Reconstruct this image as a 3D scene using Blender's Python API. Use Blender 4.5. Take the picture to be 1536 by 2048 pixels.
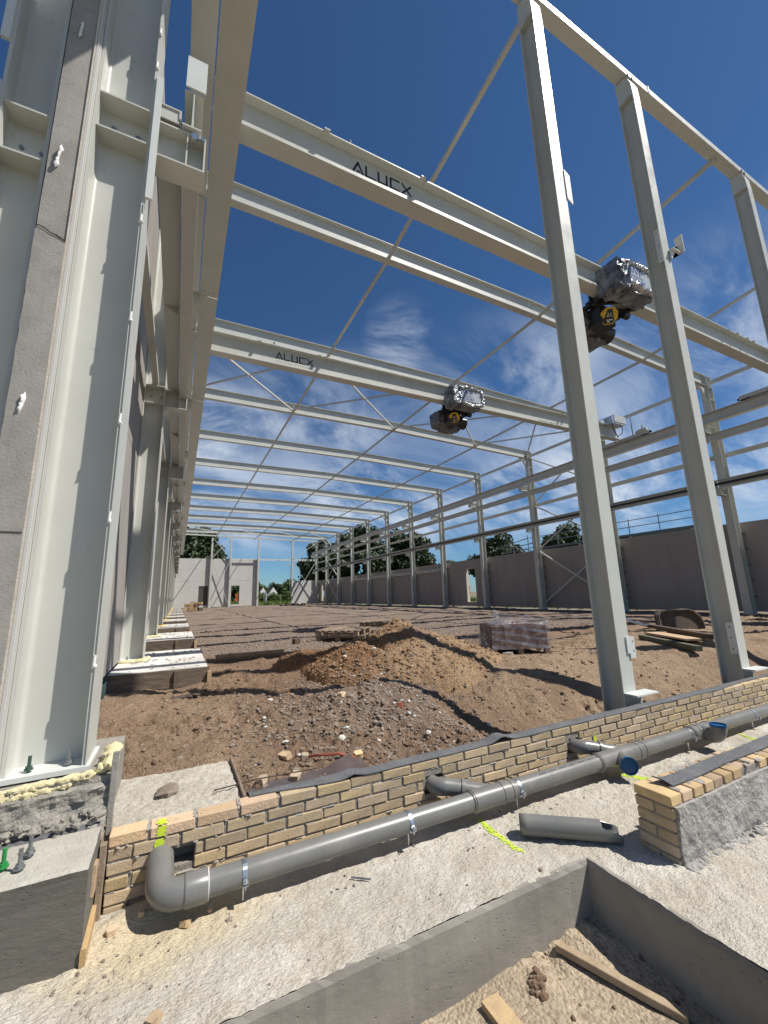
import bpy, bmesh, math, random
import numpy as np
from mathutils import Vector, Matrix

for _o in list(bpy.data.objects):
    bpy.data.objects.remove(_o)
S = bpy.context.scene
COL = S.collection
random.seed(7)
RNG = np.random.default_rng(11)

# ------------------------------------------------------------------ camera
cam_d = bpy.data.cameras.new('camera')
cam = bpy.data.objects.new('camera', cam_d)
COL.objects.link(cam)
cam_d.sensor_fit = 'VERTICAL'
cam_d.sensor_height = 36.0
cam_d.sensor_width = 27.0
cam_d.lens = 818.0 / 2048.0 * 36.0
cam_d.clip_start = 0.05
cam_d.clip_end = 3000
cam.matrix_world = Matrix(((0.8958415, -0.06239877, -0.4399709, 0),
                           (-0.44347347, -0.18852978, -0.87623502, 0),
                           (-0.02827163, 0.98008312, -0.19656501, 0),
                           (0, 0, 0, 1)))
S.camera = cam

# ------------------------------------------------------------------ world, sun, exposure
SUN = Vector((0.56, -0.41, 1.0)).normalized()
w = bpy.data.worlds.new('World')
S.world = w
w.use_nodes = True
nt = w.node_tree
nt.nodes.clear()
N, L = nt.nodes, nt.links
out = N.new('ShaderNodeOutputWorld')
bg = N.new('ShaderNodeBackground')
bg.inputs['Strength'].default_value = 0.059
sky = N.new('ShaderNodeTexSky')
sky.sky_type = 'NISHITA'
sky.sun_disc = False
sky.sun_elevation = math.asin(SUN.z)
sky.sun_rotation = math.atan2(SUN.x, SUN.y)
sky.air_density = 0.9
sky.dust_density = 0.15
sky.ozone_density = 3.4
tc = N.new('ShaderNodeTexCoord')
sep = N.new('ShaderNodeSeparateXYZ')
L.new(tc.outputs['Generated'], sep.inputs[0])
def wm(op, a, b=None, c=None):
    n = N.new('ShaderNodeMath'); n.operation = op
    for i, v in enumerate((a, b, c)):
        if v is None: continue
        if isinstance(v, (int, float)): n.inputs[i].default_value = v
        else: L.new(v, n.inputs[i])
    return n.outputs[0]
den = wm('ADD', wm('MAXIMUM', sep.outputs['Z'], 0.0), 0.50)
cu = wm('DIVIDE', sep.outputs['X'], den)
cv = wm('DIVIDE', sep.outputs['Y'], den)
cmb = N.new('ShaderNodeCombineXYZ')
L.new(cu, cmb.inputs[0]); L.new(cv, cmb.inputs[1])
mp = N.new('ShaderNodeMapping')
mp.inputs['Rotation'].default_value = (0, 0, -0.85)
mp.inputs['Scale'].default_value = (1.25, 2.1, 1)
mp.inputs['Location'].default_value = (3.1, 1.4, 0)
L.new(cmb.outputs[0], mp.inputs[0])
n1 = N.new('ShaderNodeTexNoise')
n1.inputs['Scale'].default_value = 2.3
n1.inputs['Detail'].default_value = 12
n1.inputs['Roughness'].default_value = 0.64
n1.inputs['Distortion'].default_value = 0.55
L.new(mp.outputs[0], n1.inputs[0])
n2 = N.new('ShaderNodeTexNoise')
n2.inputs['Scale'].default_value = 1.7
n2.inputs['Detail'].default_value = 2
L.new(cmb.outputs[0], n2.inputs[0])
def ramp(val, a, b):
    r = N.new('ShaderNodeMapRange'); r.clamp = True
    r.interpolation_type = 'SMOOTHSTEP'
    r.inputs[1].default_value = a; r.inputs[2].default_value = b
    L.new(val, r.inputs[0]); return r.outputs[0]
wisp = ramp(n1.outputs[0], 0.34, 0.66)
big = ramp(n2.outputs[0], 0.34, 0.56)
low = ramp(wm('SUBTRACT', sep.outputs['Z'], wm('MULTIPLY', sep.outputs['X'], 0.10)), 0.56, 0.30)          # the cirrus lies low in the sky, thinning overhead
low2 = ramp(sep.outputs['Z'], 0.06, 0.20)
cl = wm('MULTIPLY', wm('MULTIPLY', wisp, low), wm('MULTIPLY', low2, wm('ADD', wm('MULTIPLY', big, 0.75), 0.25)))
# one feathery wisp standing higher in the middle of the sky
vd = N.new('ShaderNodeVectorMath'); vd.operation = 'DOT_PRODUCT'; L.new(tc.outputs['Generated'], vd.inputs[0]); vd.inputs[1].default_value = (0.411, 0.713, 0.568)
feather = wm('MULTIPLY', ramp(vd.outputs['Value'], 0.9955, 0.9998), ramp(n1.outputs[0], 0.38, 0.62))
cl = wm('MINIMUM', wm('ADD', wm('MULTIPLY', cl, 1.0), wm('MULTIPLY', feather, 0.45)), 0.95)
mixc = N.new('ShaderNodeMix'); mixc.data_type = 'RGBA'
L.new(cl, mixc.inputs[0])
tint = N.new('ShaderNodeMix'); tint.data_type = 'RGBA'; tint.blend_type = 'MULTIPLY'; tint.inputs[0].default_value = 1.0
L.new(sky.outputs[0], tint.inputs[6]); tint.inputs[7].default_value = (0.63, 0.95, 1.2, 1)
L.new(tint.outputs[2], mixc.inputs[6])
mixc.inputs[7].default_value = (9.6, 10.6, 12.0, 1)
L.new(mixc.outputs[2], bg.inputs[0])
L.new(bg.outputs[0], out.inputs[0])

sd = bpy.data.lights.new('sun', 'SUN')
sd.energy = 5.0
sd.angle = math.radians(0.55)
sd.color = (1.0, 0.95, 0.87)
so = bpy.data.objects.new('sun', sd)
COL.objects.link(so)
so.rotation_euler = SUN.to_track_quat('Z', 'Y').to_euler()
so.location = (30, -20, 60)

S.view_settings.view_transform = 'Standard'
S.view_settings.look = 'None'
S.view_settings.gamma = 1.0
S.view_settings.exposure = 0.32
S.view_settings.use_curve_mapping = False
S.render.engine = 'CYCLES'
S.cycles.max_bounces = 6
S.cycles.diffuse_bounces = 3
S.cycles.transparent_max_bounces = 12

# ------------------------------------------------------------------ materials
MATS = {}
def mat(name, c1, c2=None, scale=4.0, rough=0.6, bump=0.0, bscale=40.0, metal=0.0, spec=0.5, rand=0.0,
        detail=5.0, c3=None, scale3=0.7, w3=0.5, stretch=None, scuff=0.0, pores=0.0, pscale=60.0, bdist=0.01, roughvar=0.0):
    m = bpy.data.materials.new(name); m.use_nodes = True
    t = m.node_tree; n, l = t.nodes, t.links
    b = n['Principled BSDF']
    b.inputs['Roughness'].default_value = rough
    b.inputs['Metallic'].default_value = metal
    b.inputs['Specular IOR Level'].default_value = spec
    co = n.new('ShaderNodeTexCoord').outputs['Object']
    if stretch:
        mpn = n.new('ShaderNodeMapping'); mpn.inputs['Scale'].default_value = stretch
        l.new(co, mpn.inputs[0]); co = mpn.outputs[0]
    def noise(sc, de=5, ro=0.6):
        x = n.new('ShaderNodeTexNoise'); x.inputs['Scale'].default_value = sc
        x.inputs['Detail'].default_value = de; x.inputs['Roughness'].default_value = ro
        l.new(co, x.inputs[0]); return x.outputs[0]
    def rng(v, a, bb, to0=0.0, to1=1.0):
        r = n.new('ShaderNodeMapRange'); r.inputs[1].default_value = a; r.inputs[2].default_value = bb
        r.inputs[3].default_value = to0; r.inputs[4].default_value = to1
        l.new(v, r.inputs[0]); return r.outputs[0]
    def mixrgb(f, a, c, mode='MIX'):
        x = n.new('ShaderNodeMix'); x.data_type = 'RGBA'; x.blend_type = mode
        if isinstance(f, float): x.inputs[0].default_value = f
        else: l.new(f, x.inputs[0])
        for s, v in ((6, a), (7, c)):
            if isinstance(v, tuple): x.inputs[s].default_value = (*v, 1)
            else: l.new(v, x.inputs[s])
        return x.outputs[2]
    col = None
    if c2:
        f = rng(noise(scale, detail), 0.32, 0.68)
        col = mixrgb(f, c1, c2)
    if c3:
        f3 = rng(noise(scale3, 4), 0.5 - 0.02, 0.5 + 0.22, 0.0, w3)
        col = mixrgb(f3, col, c3)
    if scuff > 0:
        a1 = rng(noise(7, 9, 0.72), 0.60, 0.70, 0, scuff); a2 = rng(noise(0.8, 3), 0.42, 0.62)
        mu = n.new('ShaderNodeMath'); mu.operation = 'MULTIPLY'; l.new(a1, mu.inputs[0]); l.new(a2, mu.inputs[1])
        col = mixrgb(mu.outputs[0], col, (0.23, 0.20, 0.16))
    if rand > 0:
        oi = n.new('ShaderNodeObjectInfo')
        v = rng(oi.outputs['Random'], 0, 1, 1 - rand, 1 + rand)
        hs = n.new('ShaderNodeHueSaturation')
        l.new(v, hs.inputs['Value'])
        mul = n.new('ShaderNodeMath'); mul.operation = 'FRACT'
        m7 = n.new('ShaderNodeMath'); m7.operation = 'MULTIPLY'; m7.inputs[1].default_value = 7.31
        l.new(oi.outputs['Random'], m7.inputs[0]); l.new(m7.outputs[0], mul.inputs[0])
        l.new(rng(mul.outputs[0], 0, 1, 0.5 - rand * 0.03, 0.5 + rand * 0.03), hs.inputs['Hue'])
        l.new(rng(mul.outputs[0], 0, 1, 1 - rand * 0.8, 1 + rand * 0.3), hs.inputs['Saturation'])
        if col is None: hs.inputs['Color'].default_value = (*c1, 1)
        else: l.new(col, hs.inputs['Color'])
        col = hs.outputs[0]
    if pores > 0:
        vo = n.new('ShaderNodeTexVoronoi'); vo.inputs['Scale'].default_value = pscale
        l.new(co, vo.inputs[0])
        pf = rng(vo.outputs['Distance'], 0.0, 0.22, 1.0, 0.0)
        gate = rng(noise(pscale * 0.35, 2), 0.52, 0.6)
        mm = n.new('ShaderNodeMath'); mm.operation = 'MULTIPLY'
        l.new(pf, mm.inputs[0]); l.new(gate, mm.inputs[1])
        pore = mm.outputs[0]
        base = col if col is not None else c1
        col = mixrgb(rng(pore, 0, 1, 0, pores), base, tuple(x * 0.3 for x in c1))
    if col is None: b.inputs['Base Color'].default_value = (*c1, 1)
    else: l.new(col, b.inputs['Base Color'])
    if roughvar:
        l.new(rng(noise(scale * 3, 4), 0.3, 0.7, rough - roughvar, rough + roughvar), b.inputs['Roughness'])
    if bump > 0:
        bn = n.new('ShaderNodeBump'); bn.inputs['Strength'].default_value = bump
        bn.inputs['Distance'].default_value = bdist
        l.new(noise(bscale, 6, 0.65), bn.inputs['Height'])
        last = bn.outputs[0]
        if pores > 0:
            b2 = n.new('ShaderNodeBump'); b2.inputs['Strength'].default_value = 0.8
            b2.inputs['Distance'].default_value = 0.006; b2.invert = True
            l.new(pore, b2.inputs['Height']); l.new(last, b2.inputs['Normal']); last = b2.outputs[0]
        l.new(last, b.inputs['Normal'])
    MATS[name] = m
    return m

M_STEEL = mat('painted_steel', (0.525, 0.53, 0.485), (0.475, 0.48, 0.44), 1.6, 0.42, c3=(0.42, 0.41, 0.36), scale3=1.1, w3=0.45, scuff=0.55, roughvar=0.08)
M_STEEL2 = mat('painted_steel_plate', (0.62, 0.64, 0.615), (0.56, 0.58, 0.55), 2.5, 0.4, scuff=0.4)
M_GALV = mat('galvanised_steel', (0.62, 0.66, 0.70), (0.45, 0.49, 0.53), 40, 0.28, 0.1, 150, metal=0.9, bdist=0.001)
M_BOLT = mat('zinc_bolt', (0.35, 0.37, 0.38), (0.22, 0.24, 0.25), 60, 0.4, 0.3, 300, metal=0.8, bdist=0.001)
M_GREEN = mat('green_tape', (0.02, 0.28, 0.06), (0.02, 0.20, 0.05), 30, 0.4)
M_GREENBOLT = mat('green_bolt', (0.05, 0.13, 0.09), (0.07, 0.10, 0.09), 50, 0.45, metal=0.4)
M_PANEL = mat('precast_panel', (0.32, 0.292, 0.268), (0.275, 0.25, 0.228), 1.3, 0.85, 0.25, 70, rand=0.05, c3=(0.315, 0.30, 0.285), scale3=0.9, w3=0.7, stretch=(1.6, 1.6, 0.22), scuff=0.25, bdist=0.004)
M_PANEL_END = mat('pale_precast_panel', (0.52, 0.51, 0.49), (0.47, 0.46, 0.44), 0.9, 0.85, 0.25, 70, c3=(0.56, 0.55, 0.53), scale3=0.3, w3=0.5, bdist=0.004)
M_PANEL_EDGE = mat('panel_edge_concrete', (0.335, 0.315, 0.285), (0.25, 0.235, 0.212), 5.0, 0.9, 0.5, 60, c3=(0.39, 0.365, 0.335), scale3=2.0, w3=0.6, pores=0.85, pscale=55, bdist=0.006)
M_INSUL = mat('insulation_edge', (0.50, 0.44, 0.36), (0.58, 0.54, 0.47), 9, 0.8, 0.4, 60)
M_SLAB = None
M_FORMED = mat('formed_concrete', (0.27, 0.25, 0.215), (0.20, 0.185, 0.16), 2.2, 0.85, 0.45, 16, c3=(0.33, 0.31, 0.27), scale3=1.3, w3=0.7, stretch=(1, 1, 1.5), pores=0.8, pscale=34, bdist=0.008)
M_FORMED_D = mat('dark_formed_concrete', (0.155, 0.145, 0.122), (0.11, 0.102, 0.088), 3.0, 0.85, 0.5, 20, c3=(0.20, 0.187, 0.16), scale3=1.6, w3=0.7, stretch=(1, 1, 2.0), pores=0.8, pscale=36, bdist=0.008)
M_RUBBLE = mat('rough_concrete', (0.36, 0.335, 0.29), (0.24, 0.22, 0.19), 14, 0.95, 1.0, 45, c3=(0.42, 0.39, 0.34), scale3=3, w3=0.6, bdist=0.02)
M_WHITEC = mat('pale_footing_concrete', (0.64, 0.63, 0.60), (0.56, 0.55, 0.52), 3, 0.9, 0.5, 50, c3=(0.34, 0.31, 0.27), scale3=2.2, w3=0.7, bdist=0.01)
M_BRICK = mat('yellow_brick', (0.49, 0.375, 0.225), (0.40, 0.30, 0.18), 14, 0.9, 0.7, 70, rand=0.17, c3=(0.31, 0.265, 0.205), scale3=5, w3=0.7, scuff=0.5, bdist=0.006)
M_BRICK_O = mat('orange_brick', (0.52, 0.365, 0.205), (0.42, 0.30, 0.175), 14, 0.9, 0.7, 70, rand=0.28, c3=(0.34, 0.25, 0.17), scale3=7, w3=0.5, bdist=0.006)
M_BRICK_P = mat('pink_topped_brick', (0.60, 0.42, 0.26), (0.52, 0.37, 0.23), 20, 0.9, 0.8, 60, rand=0.15, bdist=0.008)
M_MORTAR = mat('mortar', (0.29, 0.265, 0.225), (0.21, 0.19, 0.16), 25, 0.95, 1.0, 60, bdist=0.01)
M_MORTAR_L = mat('light_mortar', (0.36, 0.34, 0.30), (0.27, 0.25, 0.225), 25, 0.95, 1.0, 70, bdist=0.01)
M_PLASTER = mat('mortar_render', (0.40, 0.385, 0.36), (0.28, 0.265, 0.245), 4, 0.92, 1.0, 38, c3=(0.47, 0.45, 0.43), scale3=3.2, w3=0.8, bdist=0.02)
M_PVC = mat('grey_pvc', (0.150, 0.150, 0.143), (0.165, 0.164, 0.156), 5, 0.33, 0, 120, c3=(0.27, 0.25, 0.21), scale3=4, w3=0.4, scuff=0.35, roughvar=0.07, bdist=0.001)
M_PVC_IN = mat('pvc_inside', (0.06, 0.062, 0.064), None, rough=0.6)
M_RUBBERK = mat('rubber_seal', (0.02, 0.02, 0.02), None, rough=0.7)
M_BLUE = mat('blue_cap', (0.006, 0.07, 0.20), (0.008, 0.085, 0.23), 9, 0.35)
M_FELT = mat('grey_felt', (0.15, 0.153, 0.16), (0.075, 0.078, 0.085), 75, 0.95, 0.9, 130, c3=(0.19, 0.195, 0.20), scale3=5, w3=0.5, bdist=0.006)
M_FOAM = mat('yellow_foam', (0.72, 0.65, 0.40), (0.60, 0.52, 0.30), 45, 0.85, 0.9, 90, bdist=0.012)
M_FOAM_O = mat('aged_orange_foam', (0.62, 0.36, 0.10), (0.68, 0.48, 0.18), 14, 0.8, 0.6, 50, bdist=0.01)
M_WOOD = mat('weathered_wood', (0.27, 0.20, 0.135), (0.19, 0.135, 0.09), 7, 0.85, 0.6, 30, stretch=(1, 1, 1), rand=0.22, c3=(0.33, 0.27, 0.20), scale3=5, w3=0.5)
M_WOOD_N = mat('fresh_wood', (0.47, 0.32, 0.165), (0.38, 0.25, 0.125), 9, 0.8, 0.5, 40, rand=0.2, c3=(0.30, 0.2, 0.11), scale3=6, w3=0.4)
M_WOOD_B = mat('weathered_batten', (0.40, 0.31, 0.205), (0.28, 0.205, 0.13), 10, 0.85, 0.6, 40, c3=(0.47, 0.43, 0.33), scale3=4, w3=0.6)
M_WOOD_G = mat('mossy_wood', (0.13, 0.14, 0.085), (0.10, 0.105, 0.065), 7, 0.9, 0.6, 30, rand=0.15, c3=(0.22, 0.19, 0.13), scale3=4, w3=0.5)
M_WOOD_D = mat('dark_wood', (0.13, 0.09, 0.06), (0.09, 0.062, 0.042), 7, 0.9, 0.6, 30, rand=0.2)
M_WOOD_GR = mat('grey_plank', (0.30, 0.285, 0.26), (0.22, 0.205, 0.185), 12, 0.9, 0.6, 50, c3=(0.36, 0.33, 0.28), scale3=6, w3=0.5)
M_RUST = mat('rusty_steel', (0.075, 0.052, 0.038), (0.045, 0.032, 0.026), 5, 0.8, 0.6, 30, c3=(0.12, 0.095, 0.08), scale3=3, w3=0.6)
M_BLACK = mat('black_paint', (0.012, 0.012, 0.013), None, rough=0.45)
M_INK = mat('black_lettering', (0.012, 0.012, 0.014), None, rough=0.5)
M_INKG = mat('grey_lettering', (0.36, 0.37, 0.35), None, rough=0.5)
M_INKB = mat('blue_lettering', (0.01, 0.05, 0.22), None, rough=0.5)
M_INKW = mat('white_lettering', (0.7, 0.7, 0.7), None, rough=0.5)
M_COVER = mat('grey_hoist_cover', (0.42, 0.46, 0.50), (0.38, 0.42, 0.46), 4, 0.35)
M_BLKPAINT = mat('black_hoist_frame', (0.016, 0.017, 0.019), (0.03, 0.03, 0.032), 12, 0.35)
M_YEL = mat('hazard_yellow', (0.62, 0.40, 0.02), (0.55, 0.36, 0.03), 9, 0.5)
M_SPRAY = mat('fluorescent_spray', (0.60, 0.78, 0.03), (0.48, 0.62, 0.05), 60, 0.9)
M_ORANGE = mat('orange_plastic', (0.42, 0.10, 0.025), None, rough=0.6)
M_DOOR = mat('dark_door', (0.075, 0.07, 0.065), (0.06, 0.056, 0.052), 3, 0.6)
M_WHITE = mat('white_render', (0.74, 0.74, 0.72), (0.68, 0.68, 0.66), 3, 0.7)
M_SLATE = mat('slate_roof', (0.11, 0.10, 0.10), (0.08, 0.075, 0.075), 5, 0.8)
M_LIGHTGREY = mat('junction_box', (0.50, 0.52, 0.52), (0.44, 0.46, 0.46), 6, 0.4)
M_NET = mat('green_scaffold_net', (0.09, 0.17, 0.15), (0.13, 0.21, 0.19), 8, 0.8)
M_SCAF = mat('scaffold_tube', (0.22, 0.25, 0.28), (0.16, 0.18, 0.2), 12, 0.5, metal=0.4)
M_PAVER = mat('purple_paver', (0.14, 0.075, 0.07), (0.105, 0.058, 0.056), 12, 0.85, 0.4, 60, rand=0.2)
M_STONE = mat('stone_mix', (0.25, 0.205, 0.165), (0.165, 0.125, 0.10), 9, 0.9, 0.5, 90, c3=(0.33, 0.29, 0.25), scale3=5, w3=0.7)
M_STONE_W = mat('white_stone', (0.60, 0.58, 0.54), (0.48, 0.46, 0.42), 20, 0.9, 0.4, 90)
M_CLOD = mat('soil_clod', (0.21, 0.135, 0.085), (0.14, 0.09, 0.06), 15, 1.0, 0.6, 60)
M_BRICKRED = mat('red_brick_chip', (0.36, 0.09, 0.05), (0.28, 0.08, 0.05), 20, 0.9, 0.4, 90)
M_BARK = mat('bark', (0.09, 0.07, 0.05), (0.06, 0.045, 0.035), 12, 0.95, 0.8, 30)
M_GRASS = mat('grass', (0.085, 0.15, 0.025), (0.13, 0.18, 0.04), 3, 0.9, c3=(0.17, 0.17, 0.05), scale3=0.6, w3=0.5)

def leafmat(name, c1, c2):
    m = mat(name, c1, c2, 0.6, 0.6, rand=0.1)
    b = m.node_tree.nodes['Principled BSDF']
    try:
        b.inputs['Subsurface Weight'].default_value = 0.0
    except Exception: pass
    return m
M_LEAF = leafmat('dark_foliage', (0.036, 0.060, 0.015), (0.022, 0.040, 0.011))
M_LEAF2 = leafmat('bright_foliage', (0.095, 0.145, 0.03), (0.06, 0.10, 0.022))

def film_mat():
    m = bpy.data.materials.new('clear_plastic_film'); m.use_nodes = True
    t = m.node_tree; n, l = t.nodes, t.links; n.clear()
    o = n.new('ShaderNodeOutputMaterial'); mx = n.new('ShaderNodeMixShader')
    tr = n.new('ShaderNodeBsdfTransparent'); gl = n.new('ShaderNodeBsdfGlossy'); df = n.new('ShaderNodeBsdfDiffuse')
    gl.inputs['Roughness'].default_value = 0.30
    df.inputs['Color'].default_value = (0.62, 0.60, 0.62, 1)
    a = n.new('ShaderNodeMixShader'); a.inputs[0].default_value = 0.45
    l.new(gl.outputs[0], a.inputs[1]); l.new(df.outputs[0], a.inputs[2])
    co = n.new('ShaderNodeTexCoord'); no = n.new('ShaderNodeTexNoise')
    no.inputs['Scale'].default_value = 5; no.inputs['Detail'].default_value = 2.5; no.inputs['Distortion'].default_value = 1.5
    l.new(co.outputs['Object'], no.inputs[0])
    bp = n.new('ShaderNodeBump'); bp.inputs['Strength'].default_value = 0.6; bp.inputs['Distance'].default_value = 0.02
    l.new(no.outputs[0], bp.inputs['Height']); l.new(bp.outputs[0], gl.inputs['Normal'])
    r = n.new('ShaderNodeMapRange'); r.inputs[1].default_value = 0.35; r.inputs[2].default_value = 0.68
    r.inputs[3].default_value = 0.06; r.inputs[4].default_value = 0.40
    l.new(no.outputs[0], r.inputs[0]); l.new(r.outputs[0], mx.inputs[0])
    l.new(tr.outputs[0], mx.inputs[1]); l.new(a.outputs[0], mx.inputs[2]); l.new(mx.outputs[0], o.inputs[0])
    return m
M_FILM = film_mat()
def foil_mat():
    m = mat('crumpled_foil', (0.32, 0.34, 0.38), (0.05, 0.055, 0.065), 5, 0.33, 1.0, 9, metal=0.5, bdist=0.035)
    return m
M_FOIL = foil_mat()
M_FOIL_B = mat('bright_foil', (0.70, 0.71, 0.74), (0.30, 0.31, 0.34), 8, 0.32, 1.0, 14, metal=0.6, bdist=0.03)

def soil_mat(name, red, sand, grey, bump=1.0, patch=0.9):
    """soil whose colour patches come from the mesh attributes 'sand' and 'grav' mixed with noise"""
    m = bpy.data.materials.new(name); m.use_nodes = True
    t = m.node_tree; n, l = t.nodes, t.links; b = n['Principled BSDF']
    b.inputs['Roughness'].default_value = 0.97; b.inputs['Specular IOR Level'].default_value = 0.15
    co = n.new('ShaderNodeTexCoord').outputs['Object']
    def noise(sc, de=6, ro=0.65, di=0.0):
        x = n.new('ShaderNodeTexNoise'); x.inputs['Scale'].default_value = sc
        x.inputs['Detail'].default_value = de; x.inputs['Roughness'].default_value = ro; x.inputs['Distortion'].default_value = di
        l.new(co, x.inputs[0]); return x.outputs[0]
    def rng(v, a, bb, c=0.0, d=1.0):
        r = n.new('ShaderNodeMapRange'); r.inputs[1].default_value = a; r.inputs[2].default_value = bb
        r.inputs[3].default_value = c; r.inputs[4].default_value = d; l.new(v, r.inputs[0]); return r.outputs[0]
    def mth(op, a, c):
        x = n.new('ShaderNodeMath'); x.operation = op
        for i, v in enumerate((a, c)):
            if isinstance(v, (int, float)): x.inputs[i].default_value = v
            else: l.new(v, x.inputs[i])
        return x.outputs[0]
    def mix(f, a, c):
        x = n.new('ShaderNodeMix'); x.data_type = 'RGBA'
        if isinstance(f, (int, float)): x.inputs[0].default_value = f
        else: l.new(f, x.inputs[0])
        for s, v in ((6, a), (7, c)):
            if isinstance(v, tuple): x.inputs[s].default_value = (*v, 1)
            else: l.new(v, x.inputs[s])
        return x.outputs[2]
    at = n.new('ShaderNodeAttribute'); at.attribute_name = 'sand'
    ag = n.new('ShaderNodeAttribute'); ag.attribute_name = 'grav'
    fs = rng(mth('ADD', at.outputs['Fac'], mth('MULTIPLY', noise(1.6, 5), patch)), 0.55, 1.05)
    fg = rng(mth('ADD', ag.outputs['Fac'], mth('MULTIPLY', noise(2.2, 5), patch)), 0.6, 1.05)
    c = mix(fs, red, sand)
    c = mix(fg, c, grey)
    fine = noise(38, 7, 0.7)
    c = mix(rng(fine, 0.35, 0.62, 0.6, 0.0), c, tuple(x * 0.40 for x in red))
    c = mix(rng(noise(1.1, 6, 0.6, 0.5), 0.48, 0.68, 0.0, 0.55), c, tuple(x * 0.62 for x in red))
    vo = n.new('ShaderNodeTexVoronoi'); vo.inputs['Scale'].default_value = 55
    l.new(co, vo.inputs[0])
    st = mth('MULTIPLY', rng(vo.outputs['Distance'], 0.18, 0.30, 1.0, 0.0), fg)
    stc = n.new('ShaderNodeTexVoronoi'); stc.inputs['Scale'].default_value = 55
    l.new(co, stc.inputs[0])
    sepc = n.new('ShaderNodeSeparateColor'); l.new(stc.outputs['Color'], sepc.inputs[0])
    c = mix(mth('MULTIPLY', st, rng(sepc.outputs[0], 0.45, 0.95, 0.0, 0.6)), c, (0.34, 0.295, 0.25))
    vb = n.new('ShaderNodeTexVoronoi'); vb.inputs['Scale'].default_value = 15
    l.new(co, vb.inputs[0])
    sepb = n.new('ShaderNodeSeparateColor'); l.new(vb.outputs['Color'], sepb.inputs[0])
    sb = mth('MULTIPLY', rng(vb.outputs['Distance'], 0.14, 0.22, 1.0, 0.0), rng(sepb.outputs[0], 0.75, 0.97, 0.0, 0.8))
    c = mix(mth('MULTIPLY', sb, fg), c, (0.38, 0.34, 0.29))
    l.new(c, b.inputs['Base Color'])
    b1 = n.new('ShaderNodeBump'); b1.inputs['Strength'].default_value = bump; b1.inputs['Distance'].default_value = 0.03
    l.new(fine, b1.inputs['Height'])
    b2 = n.new('ShaderNodeBump'); b2.inputs['Strength'].default_value = bump * 0.9; b2.inputs['Distance'].default_value = 0.05
    l.new(noise(12, 6, 0.6), b2.inputs['Height']); l.new(b1.outputs[0], b2.inputs['Normal'])
    b3 = n.new('ShaderNodeBump'); b3.inputs['Strength'].default_value = 0.7; b3.inputs['Distance'].default_value = 0.012; b3.invert = True
    l.new(vo.outputs['Distance'], b3.inputs['Height']); l.new(b2.outputs[0], b3.inputs['Normal'])
    l.new(b3.outputs[0], b.inputs['Normal'])
    return m
M_SOIL = soil_mat('soil', (0.265, 0.178, 0.12), (0.40, 0.295, 0.20), (0.27, 0.215, 0.178))
M_SAND = soil_mat('sand_heap', (0.26, 0.145, 0.078), (0.42, 0.295, 0.18), (0.215, 0.17, 0.14), bump=0.9)
M_PIT = soil_mat('pit_sand', (0.37, 0.295, 0.21), (0.47, 0.385, 0.28), (0.33, 0.27, 0.21), bump=0.3)

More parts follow.
